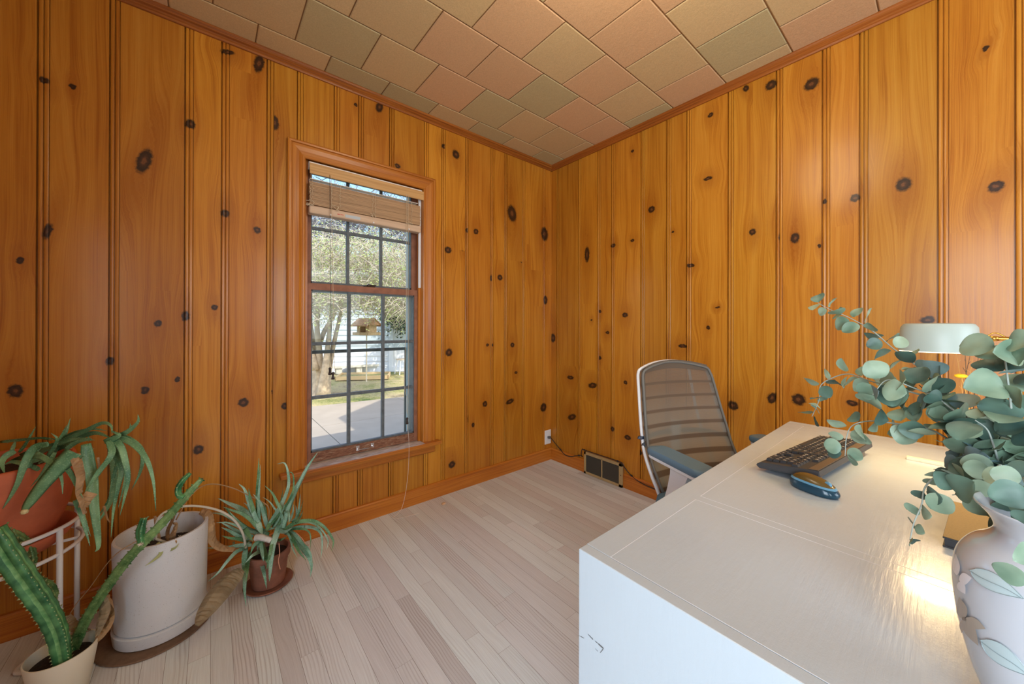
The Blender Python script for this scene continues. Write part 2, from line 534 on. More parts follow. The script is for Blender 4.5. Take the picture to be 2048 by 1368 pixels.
def glass_mat(name, tint=(1, 1, 1)):
    t = NT(name)
    t.t.nodes.remove(t.b)
    tr = t.n('ShaderNodeBsdfTransparent', {0: (*tint, 1)})
    gl = t.n('ShaderNodeBsdfGlossy', {'Roughness': .02})
    fr = t.n('ShaderNodeFresnel', {'IOR': 1.22})
    mx = t.n('ShaderNodeMixShader', {0: fr.outputs[0], 1: tr.outputs[0], 2: gl.outputs[0]})
    t.t.links.new(mx.outputs[0], t.o.inputs[0])
    return t.mat
M_GLASS = glass_mat('window_glass', (.97, .98, .97))
M_STORM = glass_mat('screened_storm_glass', (.66, .755, .775))

def emis(name, col, strength):
    t = NT(name)
    t.p(Base_Color=(*col, 1), Emission_Color=(*col, 1), Emission_Strength=strength)
    return t.mat

# ================================================================== THE ROOM
H = 2.44
X0, Y0 = -2.93, -4.00            # far ends of the room, behind the camera
WX0, WX1, WZ0, WZ1 = -1.815, -1.165, 0.375, 1.985   # window opening in the front wall

# ---- knots read off the boards: px, py, half width px, half height px, tilt
KL = [(88,160,11,7,.3),(145,173,7,6,0),(246,227,3,3,0),(288,322,15,27,-.25),(316,399,5,5,0),(381,248,11,10,0),(450,427,9,8,0),
 (514,460,8,7,0),(490,132,8,6,.3),(518,127,10,20,-.2),(455,104,15,5,.3),(549,245,9,15,.1),(573,190,8,6,0),(95,462,10,17,-.2),
 (40,521,8,7,0),(63,512,6,5,0),(8,527,4,4,0),(53,543,4,3,0),(31,782,17,14,.1),(220,722,9,9,0),(235,702,5,4,0),(316,647,8,7,0),
 (371,632,9,10,0),(429,615,7,6,0),(290,780,9,8,0),(355,759,5,6,0),(397,899,11,10,0),(436,888,4,6,0),(487,805,11,9,.2),(520,821,7,7,0),
 (570,812,8,7,0),(546,783,4,4,0),(889,293,6,5,0),(912,309,7,9,.3),(936,461,5,5,0),(952,463,5,6,0),(969,474,4,5,0),
 (995,440,7,12,.2),(1024,427,9,17,.2),(1089,468,7,14,.1),(896,500,7,7,0),(911,502,4,4,0),(925,498,4,4,0),(1000,555,5,6,0),(983,556,3,6,0),
 (1044,522,4,4,0),(1068,520,6,9,0),(898,705,7,8,0),(883,660,3,4,0),(1025,690,4,5,0),(975,690,3,3,0),(993,840,4,4,0),(970,808,5,6,0),
 (1020,803,8,5,.2),(1087,815,6,9,-.3),(904,929,7,7,.2),(917,918,4,4,0),(938,838,3,9,0),(946,850,3,5,0),(712,210,4,4,0),(739,228,5,5,0),
 (759,214,7,12,-.3),(795,332,6,5,0),(1032,745,3,3,0),(1091,600,4,9,0),(985,690,2,3,0)]
KR = [(1303,419,7,7,0),(1297,479,6,6,0),(1226,491,5,4,0),(1265,481,4,3,0),(1265,302,3,3,0),(1174,509,5,16,0),(1106,676,5,9,0),
 (1176,596,3,2,0),(1200,623,3,3,0),(1250,630,6,5,0),(1416,357,9,4,0),(1421,230,6,5,0),(1346,464,3,2,0),(1381,531,8,4,0),(1410,529,3,3,0),
 (1416,655,4,4,0),(1435,615,5,2,.3),(1365,692,9,4,0),(1342,690,4,5,0),(1483,461,4,4,0),(1505,464,7,7,0),(1523,456,5,5,0),(1492,177,6,7,.4),
 (1542,170,12,10,0),(1513,163,3,3,0),(1566,476,9,12,.2),(1590,476,10,11,0),(1185,771,9,6,.2),(1172,770,4,5,0),(1141,755,7,4,0),
 (1144,834,9,6,.4),(1255,875,7,5,0),(1251,765,4,4,0),(1272,763,4,3,0),(1498,781,7,8,0),(1466,811,11,9,-.3),(1544,796,9,12,-.3),(1597,799,15,12,.2),
 (1623,168,16,12,0),(1687,203,6,5,0),(1664,212,3,2,0),(1710,396,10,8,-.3),(1649,403,5,5,0),(1674,421,4,3,0),(1807,369,17,14,0),
 (1928,401,16,8,0),(1992,373,18,12,-.4),(1972,97,7,6,-.4),(1958,404,3,3,0),(1639,492,4,4,0),(1855,640,16,9,0),(1704,806,13,6,-.1),(1672,817,4,3,0),
 (1215,665,4,3,0),(1225,858,4,5,0),(1200,716,3,4,0),(1183,640,2,2,0),(1280,905,4,5,0)]
def wall_knots(L, ax):
    o = []
    c = 1-ax
    for px, py, rx, ry, tl in L:
        a = on(px, py, ax, 0.0)
        b = on(px+rx, py, ax, 0.0)
        e = on(px, py+ry, ax, 0.0)
        o.append((a[c], a[2], abs(b[c]-a[c])*1.02, abs(e[2]-a[2])*1.02, tl if ax == 1 else -tl))
    return o
def partition(u0, u1, v0, v1, kn, out, depth=0):
    k = [q for q in kn if u0-3*q[2] < q[0] < u1+3*q[2] and v0-5*q[3] < q[1] < v1+5*q[3]]
    if len(k) <= 1 or depth > 9 or (v1-v0 < .004 and u1-u0 < .004):
        kk = min(k, key=lambda q: abs(q[0]-(u0+u1)/2)/q[2]+abs(q[1]-(v0+v1)/2)/q[3]) if k else None
        out.append((u0, u1, v0, v1, kk)); return
    best = None
    for i in range(len(k)):
        for j in range(i+1, len(k)):
            a, b = k[i], k[j]
            for axn, lo, hi in ((0, u0, u1), (1, v0, v1)):
                sa, sb = a[2+axn], b[2+axn]
                cut = (a[axn]*sb+b[axn]*sa)/(sa+sb)
                sepn = abs(a[axn]-b[axn])/(sa+sb)
                if lo+.002 < cut < hi-.002 and (best is None or sepn > best[0]):
                    best = (sepn, axn, cut)
    if best is None:
        kk = max(k, key=lambda q: q[2])
        out.append((u0, u1, v0, v1, kk)); return
    _, axn, cut = best
    if axn == 0:
        partition(u0, cut, v0, v1, k, out, depth+1); partition(cut, u1, v0, v1, k, out, depth+1)
    else:
        partition(u0, u1, v0, cut, k, out, depth+1); partition(u0, u1, cut, v1, k, out, depth+1)
# bead-and-groove joint: (offset along the wall, depth below the face)
JOINT = [(0, 0), (.0003, .014), (.0047, .014), (.0050, .0012), (.0065, .0002), (.010, -.0004), (.0135, .0002), (.0150, .0012),
         (.0153, .0070), (.0178, .0070), (.0182, .0010), (.0200, .0001), (.0232, -.0003), (.0268, .0001), (.0285, .0010),
         (.0288, .0060), (.0310, .0060), (.0314, 0)]
def panel_wall(name, joints, umin, umax, ax, sgn, knots, hole=None, val=0.0, seed=1):
    """joints: start of each groove, ascending in the direction seen left-to-right (sgn)."""
    rr = random.Random(seed)
    s0, s1 = (umin, umax) if sgn > 0 else (umax, umin)
    strips = []                              # (ua, da, ub, db, board)
    cur = s0; b = rr.random()
    for j in joints:
        if (j-cur)*sgn > 0: strips.append((cur, 0, j, 0, b))
        for (o1, d1), (o2, d2) in zip(JOINT[:-1], JOINT[1:]):
            if o1 >= .0044 and o1 < .005: b = rr.random() if j > -2.4 or ax == 0 else .6841  # leftmost boards share one darker tone that paints in the shade at that end
            strips.append((j+sgn*o1, d1, j+sgn*o2, d2, b))
        cur = j+sgn*JOINT[-1][0]
    strips.append((cur, 0, s1, 0, b))
    V = []; Fc = []; UV = []; KN = []; KN2 = []; BD = []
    def emit(ua, da, ub, db, z0, z1, k, bb):
        n = len(V)
        def pt(u, d, z):
            return (u, val+d, z) if ax == 1 else (val+d, u, z)
        V.extend([pt(ua, da, z0), pt(ub, db, z0), pt(ub, db, z1), pt(ua, da, z1)])
        Fc.append((n, n+1, n+2, n+3)); UV.extend([(ua, z0), (ub, z0), (ub, z1), (ua, z1)])
        if k: KN.append((k[0], k[1], k[2])); KN2.append((k[3], k[4], 1.0))
        else: KN.append((50, 50, .01)); KN2.append((.01, 0, 0))
        BD.append(bb)
    for ua, da, ub, db, bb in strips:
        pieces = [(ua, da, ub, db)]
        if hole:
            out = []
            for pc in pieces:
                cuts = sorted([h for h in hole[:2] if min(pc[0], pc[2]) < h < max(pc[0], pc[2])], key=lambda q: q*sgn)
                last = pc[:2]
                for h in cuts:
                    f_ = (h-pc[0])/(pc[2]-pc[0]); dd = pc[1]+(pc[3]-pc[1])*f_
                    out.append((*last, h, dd)); last = (h, dd)
                out.append((*last, pc[2], pc[3]))
            pieces = out
        for a, d1, c, d2 in pieces:
            mid = (a+c)/2
            zr = [(0, H)]
            if hole and hole[0] < mid < hole[1]: zr = [(0, hole[2]), (hole[3], H)]
            for z0, z1 in zr:
                cells = []
                if abs(c-a) > 1e-6: partition(min(a, c), max(a, c), z0, z1, knots, cells)
                for (p0, p1, q0, q1, k) in cells:
                    if sgn > 0: x0, x1 = p0, p1
                    else: x0, x1 = p1, p0
                    g = lambda x: d1+(d2-d1)*(x-a)/(c-a) if abs(c-a) > 1e-9 else d1
                    emit(x0, g(x0), x1, g(x1), q0, q1, k, bb)
                if abs(c-a) <= 1e-6: emit(a, d1, c, d2, z0, z1, None, bb)
    # slab behind the boards
    nb = len(Fc)
    o = mk(name, V, Fc, M_PINE)
    me = o.data
    uvl = me.uv_layers.new(name='uv')
    uvl.data.foreach_set('uv', np.array(UV, dtype=np.float32).ravel())
    for nm, data in (('kn', KN), ('kn2', KN2)):
        at = me.attributes.new(nm, 'FLOAT_VECTOR', 'FACE')
        at.data.foreach_set('vector', np.array(data, dtype=np.float32).ravel())
    at = me.attributes.new('bd', 'FLOAT', 'FACE')
    at.data.foreach_set('value', np.array(BD, dtype=np.float32))
    return o
JL = [-2.86, -2.676, -2.499, -2.279, -2.155, -1.984, -1.856, -1.683, -1.556, -1.380, -1.155, -1.032, -.851, -.634, -.505, -.328, -.101]
JR = [-.057, -.284, -.463, -.585, -.813, -.990, -1.114, -1.340, -1.561, -1.740, -1.866, -2.089, -2.267, -2.48, -2.66, -2.85, -3.02, -3.22, -3.4, -3.62, -3.8]
KNL = wall_knots(KL, 1)
KNR = wall_knots(KR, 0)
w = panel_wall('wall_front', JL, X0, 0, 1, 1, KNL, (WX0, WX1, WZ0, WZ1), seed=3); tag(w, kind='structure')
w = panel_wall('wall_right', JR, Y0, 0, 0, -1, KNR, seed=11); tag(w, kind='structure')
rk = random.Random(5)
kb = [(-rk.uniform(.1, 3.0), rk.uniform(.2, 2.3), .012, .012, 0) for _ in range(40)]
w = panel_wall('wall_back', [X0+.1+.19*i for i in range(15)], X0, 0, 1, 1, kb, seed=5, val=0.0)
w.location = (0, Y0, 0); w.scale = (1, -1, 1); tag(w, kind='structure')
w = panel_wall('wall_left', [-.12-.19*i for i in range(20)], Y0, 0, 0, -1, kb, (-3.49, -2.03, .57, 1.87), seed=8, val=0.0)
w.location = (X0, 0, 0); w.scale = (-1, 1, 1); tag(w, kind='structure')

# ---- floor: every strip its own face, gaps between
rf = random.Random(21)
V = []; Fc = []; UV = []; BD = []
x = X0
g = .0004
while x < 0:
    x1 = min(x+.0572, 0)
    y = Y0-rf.uniform(0, 1.0)
    while y < 0:
        y1 = min(y+rf.choice([.3, .45, .6, .8, 1.0, 1.3, 1.6])*rf.uniform(.8, 1.2), 0)
        if 0-y1 < .15: y1 = 0
        n = len(V)
        ya = max(y, Y0)
        if y1 > Y0:
            b = rf.random()
            V += [(x+g, ya+g*.6, 0), (x1-g, ya+g*.6, 0), (x1-g, y1-g*.6, 0), (x+g, y1-g*.6, 0)]
            UV += [(x, ya), (x1, ya), (x1, y1), (x, y1)]
            Fc.append((n, n+1, n+2, n+3)); BD.append(b)
            # the thin dark joint round the strip
        y = y1
    x = x1
nb = len(Fc)
n = len(V)
V += [(X0, Y0, -.002), (0, Y0, -.002), (0, 0, -.002), (X0, 0, -.002)]
Fc.append((n, n+1, n+2, n+3)); UV += [(0, 0)]*4; BD.append(0)
fl = mk('floor', V, Fc, None, mats=[M_FLOOR, M_GAP], fm=[0]*nb+[1])
uvl = fl.data.uv_layers.new(name='uv'); uvl.data.foreach_set('uv', np.array(UV, dtype=np.float32).ravel())
at = fl.data.attributes.new('bd', 'FLOAT', 'FACE'); at.data.foreach_set('value', np.array(BD, dtype=np.float32))
tag(fl, kind='structure')

# ---- ceiling of square fibre tiles, rows staggered
TC = {'p': lin(212, 172, 128), 'b': lin(207, 179, 130), 'g': lin(190, 174, 128), 'l': lin(218, 186, 146)}
pitch = .2975
rc = random.Random(4)
# rows counted from the front wall, tiles counted from the right wall; letters as seen in the photograph
ROWS = {0: 'gbgbggbbp', 1: 'bbbgpbgbb', 2: 'ppgppbbgb', 3: 'gbpbpbbpb', 4: 'pbppgbppb', 5: 'bgbpbbpgb', 6: 'pbpbgppbb'}
V = []; Fc = []; TCOL = []
yb = [0, -.1565]+[-.1565-.2955*i for i in range(1, 14)]
for r in range(14):
    ya, yc = yb[r], max(yb[r+1], Y0)
    off = -.245 if r % 2 == 0 else -.104
    xs = [0]+[off-pitch*i for i in range(15) if off-pitch*i > X0]+[X0]
    for i in range(len(xs)-1):
        xa, xb = xs[i], xs[i+1]
        k = ROWS.get(r, '')
        c = TC[k[i]] if i < len(k) else TC[rc.choice('ppbbbg')]
        j_ = rc.uniform(.96, 1.04)
        c = tuple(q*j_ for q in c)
        n = len(V); gp = .0022; bv = .0035
        V += [(xa-gp, ya-gp, H+.003), (xb+gp, ya-gp, H+.003), (xb+gp, yc+gp, H+.003), (xa-gp, yc+gp, H+.003),
              (xa-gp-bv, ya-gp-bv, H), (xb+gp+bv, ya-gp-bv, H), (xb+gp+bv, yc+gp+bv, H), (xa-gp-bv, yc+gp+bv, H)]
        Fc += [(n+4, n+5, n+6, n+7), (n, n+1, n+5, n+4), (n+1, n+2, n+6, n+5), (n+2, n+3, n+7, n+6), (n+3, n, n+4, n+7)]
        TCOL += [(*c, 1)]*5
n = len(V); nb = len(Fc)
V += [(X0, Y0, H+.005), (0, Y0, H+.005), (0, 0, H+.005), (X0, 0, H+.005)]
Fc.append((n, n+1, n+2, n+3)); TCOL.append((0, 0, 0, 1))
ce = mk('ceiling', V, Fc, None, mats=[M_CEIL, M_CGAP], fm=[0]*nb+[1])
at = ce.data.attributes.new('tc', 'FLOAT_COLOR', 'FACE'); at.data.foreach_set('color', np.array(TCOL, dtype=np.float32).ravel())
tag(ce, kind='structure')

# ---- crown strip and baseboards
def extrude_profile(name, prof, a, b, n_in, mat, parent=None, seed=.3, knots=()):
    """prof: (distance from wall, z). a,b: floor points on the wall line; n_in: into the room"""
    a, b, n_in = Vector(a), Vector(b), Vector(n_in)
    m = MB(); k = len(prof)
    V = [a+n_in*d+Vector((0, 0, z)) for d, z in prof]+[b+n_in*d+Vector((0, 0, z)) for d, z in prof]
    Fc = [(i, (i+1) % k, k+(i+1) % k, k+i) for i in range(k)]+[tuple(range(k-1, -1, -1)), tuple(range(k, 2*k))]
    o = m.add(V, Fc).out(name, mat, parent)
    dd = b-a
    plain_attrs(o, axis=0 if abs(dd.x) > abs(dd.y) else 1, seed=seed, knots=knots)
    bm = bmesh.new(); bm.from_mesh(o.data); bmesh.ops.recalc_face_normals(bm, faces=bm.faces); bm.to_mesh(o.data); bm.free()
    return o
CR = [(0, H-.044), (.008, H-.044), (.010, H-.036), (.010, H-.030), (.015, H-.026), (.015, H-.017), (.021, H-.012), (.023, H-.004), (.023, H+.001), (0, H+.001)]
for i, (nm, a, b, nn) in enumerate([('trim_1', (X0, 0, 0), (0, 0, 0), (0, -1, 0)), ('trim_2', (0, 0, 0), (0, Y0, 0), (-1, 0, 0)),
                                   ('trim_3', (X0, Y0, 0), (0, Y0, 0), (0, 1, 0)), ('trim_4', (X0, 0, 0), (X0, Y0, 0), (1, 0, 0))]):
    tag(extrude_profile(nm, CR, a, b, nn, M_CROWN, seed=.2+i*.13), kind='structure')
BB = [(0, 0), (.014, 0), (.014, .086), (.010, .093), (0, .095)]
kb1 = [(on(688, 1027, 1, -.014)[2], on(688, 1027, 1, -.014)[0], .011, .013), (on(1091, 906, 1, -.014)[2], on(1091, 906, 1, -.014)[0], .010, .012)]
kb2 = [(on(1278, 973, 0, -.014)[2], on(1278, 973, 0, -.014)[1], .007, .012)]
for nm, a, b, nn, kk in (('baseboard_front', (X0, 0, 0), (0, 0, 0), (0, -1, 0), kb1), ('baseboard_right', (0, 0, 0), (0, Y0, 0), (-1, 0, 0), kb2),
                         ('baseboard_back', (X0, Y0, 0), (0, Y0, 0), (0, 1, 0), ()), ('baseboard_left', (X0, 0, 0), (X0, Y0, 0), (1, 0, 0), ())):
    tag(extrude_profile(nm, BB, a, b, nn, M_TRIM, seed=.37, knots=kk), kind='structure')

# ---- window_1: casing, stool, apron, frame, two sashes of six and nine panes, storm sash
win = empty('window_1', ((WX0+WX1)/2, 0, WZ0), kind='structure')
ox0, ox1, oz1 = WX0-.002, WX1+.002, WZ1-.022     # inside edge of the casing
CW = .080
CP = [(0, 0), (0, .010), (.005, .013), (.012, .013), (.014, .010), (.016, .010), (.030, .016), (.050, .019), (.058, .019), (.060, .0155), (.063, .0155),
      (.066, .021), (.074, .022), (.080, .019), (.080, 0)]
def casing_piece(name, a, b, outdir, m0, m1, seed):
    """profile swept from a to b on the wall; outdir points away from the opening; mitres m0,m1 shift ends per unit of width"""
    a, b, od = Vector(a), Vector(b), Vector(outdir)
    t_ = (b-a).normalized(); k = len(CP)
    V = [a+od*wd-t_*(m0*wd)+Vector((0, -dp, 0)) for wd, dp in CP]+[b+od*wd+t_*(m1*wd)+Vector((0, -dp, 0)) for wd, dp in CP]
    Fc = [(i, (i+1) % k, k+(i+1) % k, k+i) for i in range(k)]+[tuple(range(k-1, -1, -1)), tuple(range(k, 2*k))]
    o = MB().add(V, Fc).out(name, M_TRIM, win)
    bm = bmesh.new(); bm.from_mesh(o.data); bmesh.ops.recalc_face_normals(bm, faces=bm.faces); bm.to_mesh(o.data); bm.free()
    plain_attrs(o, axis=2 if abs(t_.z) > .5 else 0, seed=seed)
    return o
casing_piece('casing', (ox0, 0, WZ0), (ox0, 0, oz1), (-1, 0, 0), 0, 1, .61)
casing_piece('casing', (ox1, 0, WZ0), (ox1, 0, oz1), (1, 0, 0), 0, 1, .17)
casing_piece('casing', (ox0, 0, oz1), (ox1, 0, oz1), (0, 0, 1), 1, 1, .83)
# stool and apron
m = MB()
m.box((ox0-CW-.03, -.052, .352), (ox1+CW+.03, 0.0, .374), bev=.004)
m.box((WX0, -.002, .352), (WX1, .055, .374))
o = m.out('window_stool', M_TRIM, win); plain_attrs(o, axis=0, seed=.7)
o = MB().box((WX0, -.046, .3742), (WX1, .052, .3752)).out('stool_worn_daylit_top', M_STOOL, win)
o = extrude_profile('apron', [(0, .300), (.013, .300), (.016, .306), (.016, .344), (.020, .352), (0, .352)], (ox0-CW, 0, 0), (ox1+CW, 0, 0), (0, -1, 0), M_TRIM, win, seed=.44)
# jamb liner (reveals)
m = MB()
m.box((WX0-.02, 0.001, WZ0-.02), (WX0, .16, WZ1+.02)); m.box((WX1, .001, WZ0-.02), (WX1+.02, .16, WZ1+.02))
m.box((WX0-.02, .001, WZ1), (WX1+.02, .16, WZ1+.02)); m.box((WX0-.02, .055, WZ0-.03), (WX1+.02, .17, WZ0))
m.box((WX0, .026, WZ0), (WX0+.014, .038, WZ1)); m.box((WX1-.014, .026, WZ0), (WX1, .038, WZ1))
o = m.out('window_frame', M_TRIM, win); plain_attrs(o, axis=2, seed=.52)
MB().box((WX1-.016, .018, 1.345), (WX1-.002, .0255, 1.93)).out('white_track', M_WHITEPL, win)
def sash(name, x0, x1, z0, z1, y0, y1, stile, top, bot, cols, rows, mats, worn_bottom=False):
    root = MB()
    root.box((x0, y0, z0), (x0+stile, y1, z1)); root.box((x1-stile, y0, z0), (x1, y1, z1))
    root.box((x0+stile, y0, z1-top), (x1-stile, y1, z1))
    if not worn_bottom: root.box((x0+stile, y0, z0), (x1-stile, y1, z0+bot))
    s = root.out(name, mats[0], win)
    if worn_bottom:
        MB().box((x0+stile, y0, z0), (x1-stile, y1, z0+bot)).out('bottom_rail', M_WORN, s)
    gx0, gx1, gz0, gz1 = x0+stile, x1-stile, z0+bot, z1-top
    yg = (y0+y1)/2+.004
    mu = MB()
    for i in range(1, cols):
        xc = gx0+(gx1-gx0)*i/cols
        mu.box((xc-.0085, y0+.006, gz0), (xc+.0085, y1-.004, gz1), bev=.003)
    for j in range(1, rows):
        zc = gz0+(gz1-gz0)*j/rows
        mu.box((gx0, y0+.007, zc-.0085), (gx1, y1-.004, zc+.0085), bev=.003)
    # putty bevels round the glass
    mu.box((gx0, y0+.004, gz0), (gx1, y1-.006, gz0+.010)); mu.box((gx0, y0+.004, gz1-.006), (gx1, y1-.006, gz1))
    mu.box((gx0, y0+.004, gz0), (gx0+.006, y1-.006, gz1)); mu.box((gx1-.006, y0+.004, gz0), (gx1, y1-.006, gz1))
    mu.out('muntins', mats[1], s)
    for i in range(cols):
        for j in range(rows):
            a = gx0+(gx1-gx0)*i/cols; b = gx0+(gx1-gx0)*(i+1)/cols
            c = gz0+(gz1-gz0)*j/rows; d = gz0+(gz1-gz0)*(j+1)/rows
            mk('pane', [(a+.004, yg, c+.004), (b-.004, yg, c+.004), (b-.004, yg, d-.004), (a+.004, yg, d-.004)], [(0, 1, 2, 3)], M_GLASS, s)
    return s
M_MUNT = simple('weathered_blue_grey_muntin', lin(92, 100, 104), .55, bump=.3, bscale=120, var=.25, vscale=40)
LS = sash('lower_sash', WX0+.001, WX1-.001, .378, 1.330, .040, .072, .034, .034, .052, 3, 3, (M_SASHW, M_MUNT), True)
US = sash('upper_sash', WX0+.001, WX1-.001, 1.305, WZ1-.001, .076, .104, .038, .050, .030, 3, 2, (M_SASHW, M_MUNT))
# storm sash outside
m = MB()
sx0, sx1 = WX0+.012, WX1-.012
for a, b in (((sx0, .135, .38), (sx0+.03, .150, WZ1-.01)), ((sx1-.03, .135, .38), (sx1, .150, WZ1-.01)), ((sx0, .135, .38), (sx1, .150, .41)),
             ((sx0, .135, WZ1-.04), (sx1, .150, WZ1-.01)), ((sx0, .135, 1.29), (sx1, .150, 1.31))):
    m.box(a, b)
m.box((WX1-.05, .11, .376), (WX1, .135, WZ1)); m.box((WX0, .11, .376), (WX0+.03, .135, WZ1))
m.out('storm_frame', simple('pale_blue_grey_paint', lin(168, 186, 188), .5), win)
MB().box((sx0, .130, .948), (sx1, .150, .966)).box((sx1-.046, .128, .38), (sx1-.036, .14, .95)).out('storm_meeting_rail', simple('dark_green_grey_metal', lin(66, 76, 76), .5), win)
mk('storm_pane', [(sx0+.03, .142, .966), (sx1-.03, .142, .966), (sx1-.03, .142, WZ1-.04), (sx0+.03, .142, WZ1-.04)], [(0, 1, 2, 3)], M_STORM, win)
# sash lock and lift
m = MB(); m.box((-1.505, .042, 1.330), (-1.445, .072, 1.336), bev=.002); m.lathe([(.013, 0), (.013, .008), (.006, .012)], (-1.475, .058, 1.336), 14)
m.box((-1.475, .05, 1.339), (-1.435, .062, 1.346), bev=.002)
m.out('sash_lock', simple('dark_bronze', lin(62, 48, 34), .4, metal=.8), win)
m = MB(); lx, lz = -1.50, .404
m.box((lx-.050, .036, lz-.012), (lx-.032, .041, lz+.016), bev=.001); m.box((lx+.032, .036, lz-.012), (lx+.050, .041, lz+.016), bev=.001)
m.tube(spline([(lx-.041, .038, lz), (lx-.036, .024, lz-.002), (lx, .019, lz-.002), (lx+.036, .024, lz-.002), (lx+.041, .038, lz)], 5), .0035, 8)
m.out('sash_lift', M_STEEL, win)
# wall thickness outside
m = MB()
m.box((X0-.2, .018, -.4), (WX0-.02, .16, H+.3)); m.box((WX1+.02, .018, -.4), (.2, .16, H+.3))
m.box((WX0-.02, .018, WZ1+.02), (WX1+.02, .16, H+.3)); m.box((WX0-.02, .018, -.4), (WX1+.02, .16, WZ0-.03))
o = m.out('wall_outer', simple('outside_siding', lin(210, 208, 200), .7)); tag(o, kind='structure')
m = MB(); m.box((X0-.2, Y0-.1, H+.01), (.2, .65, H+.14)); o = m.out('roof', simple('eave_board', lin(200, 198, 190), .7)); tag(o, kind='structure')
o = MB().box((.018, Y0-.1, -.1), (.15, .012, H)).out('wall_outer_right', simple('outside_siding2', lin(210, 208, 200), .7)); tag(o, kind='structure')

# left window for the daylight, and an added back window that only frames fill
def simple_window(name, a, b, axis):
    r = empty(name, a, kind='structure')
    (x0, y0, z0), (x1, y1, z1) = a, b
    m = MB(); t_ = .06
    if axis == 1:
        m.box((x0-t_, y0-.01, z0-t_), (x1+t_, y0+.03, z0)); m.box((x0-t_, y0-.01, z1), (x1+t_, y0+.03, z1+t_))
        m.box((x0-t_, y0-.01, z0), (x0, y0+.03, z1)); m.box((x1, y0-.01, z0), (x1+t_, y0+.03, z1))
        gv = [(x0, y0+.012, z0), (x1, y0+.012, z0), (x1, y0+.012, z1), (x0, y0+.012, z1)]
    else:
        m.box((x0-.01, y0-t_, z0-t_), (x0+.03, y1+t_, z0)); m.box((x0-.01, y0-t_, z1), (x0+.03, y1+t_, z1+t_))
        m.box((x0-.01, y0-t_, z0), (x0+.03, y0, z1)); m.box((x0-.01, y1, z0), (x0+.03, y1+t_, z1))
        gv = [(x0+.012, y0, z0), (x0+.012, y1, z0), (x0+.012, y1, z1), (x0+.012, y0, z1)]
    m.out('window_casing', M_DESK, r)
    if axis == 0:
        m = MB()
        m.box((X0-.17, y0-.02, z0-.02), (X0, y0, z1+.02)); m.box((X0-.17, y1, z0-.02), (X0, y1+.02, z1+.02))
        m.box((X0-.17, y0, z0-.02), (X0, y1, z0)); m.box((X0-.17, y0, z1), (X0, y1, z1+.02))
        m.out('window_reveal', M_DESK, r)
        gv = [(x_-.11, y_, z_) for x_, y_, z_ in gv]
        m = MB(); m.box((X0-.2, Y0-.1, -.3), (X0-.02, y0-.02, H+.1)).box((X0-.2, y1+.02, -.3), (X0-.02, .16, H+.1)).box((X0-.2, y0-.02, -.3), (X0-.02, y1+.02, z0-.02)).box((X0-.2, y0-.02, z1+.02), (X0-.02, y1+.02, H+.1))
        tag(m.out('wall_outer_left', M_GAP), kind='structure')
    mk('pane', gv, [(0, 1, 2, 3)], M_GLASS if axis == 0 else M_DESK, r)
simple_window('added_back_window', (-1.65, Y0+.02, .90), (-.30, Y0+.02, 2.0), 1)
simple_window('window_3', (X0+.01, -3.49, .57), (X0+.01, -2.03, 1.87), 0)
cl = empty('ceiling_lamp', (-1.30, -1.62, H), 'small round ceiling lamp just above the frame', 'ceiling lamp')
MB().lathe([(.001, -.001), (.07, -.001), (.075, -.02), (.06, -.035), (.001, -.036)], (-1.30, -1.62, H), 32).out('canopy', M_BRASS, cl, smooth=True)
MB().tube([(-1.30, -1.62, H-.036), (-1.30, -1.62, H-.10)], .012, 12).out('socket', M_BRASS, cl)
MB().lathe([(.03, .10), (.07, .085), (.10, .05), (.112, 0), (.10, -.05), (.06, -.092), (.001, -.11)], (-1.30, -1.62, 2.235), 32, cap=False).out('glass_globe', M_GLASS, cl, smooth=True)

# ================================================================== THE YARD OUTSIDE
GZ = -.30
def yard_mats():
    t = NT('spring_lawn')
    oc = t.obj()
    f = t.noise(oc, 1.1, 5, .65); f2 = t.noise(oc, 26, 4, .7)
    col = t.ramp(t.math('ADD', t.math('MULTIPLY', f, .65), t.math('MULTIPLY', f2, .4)), [(.38, lin(84, 100, 40)), (.48, lin(150, 146, 84)), (.56, lin(186, 168, 124)), (.68, lin(120, 106, 80))])
    t.p(Base_Color=col, Roughness=.95)
    t.bump(f2, .8, .03)
    a = t.mat
    t = NT('patio_concrete')
    oc = t.obj()
    t.p(Base_Color=t.mix(t.noise(oc, 3, 5, .6), lin(148, 136, 120), lin(172, 158, 140)), Roughness=.9)
    t.bump(t.noise(oc, 60, 3), .3, .004)
    return a, t.mat
M_LAWN, M_PATIO = yard_mats()
o = MB().add([(-14, .16, GZ-.02), (16, .16, GZ-.02), (16, 26, GZ-.02), (-14, 26, GZ-.02)], [(0, 1, 2, 3)]).out('lawn', M_LAWN); tag(o, kind='structure')
# patio slabs, edge follows the lawn line
pe = [on(600, 812, 2, GZ), on(760, 797, 2, GZ), on(860, 785, 2, GZ)]
m = MB()
def slab(q):
    n = len(q)
    V = [(x_, y_, GZ-.02) for x_, y_ in q]+[(x_, y_, GZ) for x_, y_ in q]
    m.add(V, [tuple(range(n, 2*n))]+[(i, (i+1) % n, n+(i+1) % n, n+i) for i in range(n)])
xs = [-6.5, -4.3, -2.6, -1.0, .62, 2.3, 4.0, 6.0]
def edge_y(x_): return 4.95-.10*(x_+1)
for i in range(len(xs)-1):
    for ya, yb_ in ((.16, 1.855), (1.863, 3.455), (3.463, None)):
        a, b = xs[i]+.004, xs[i+1]-.004
        slab([(a, ya), (b, ya), (b, yb_ or edge_y(b)), (a, yb_ or edge_y(a))])
o = m.out('patio', M_PATIO); tag(o, kind='structure')
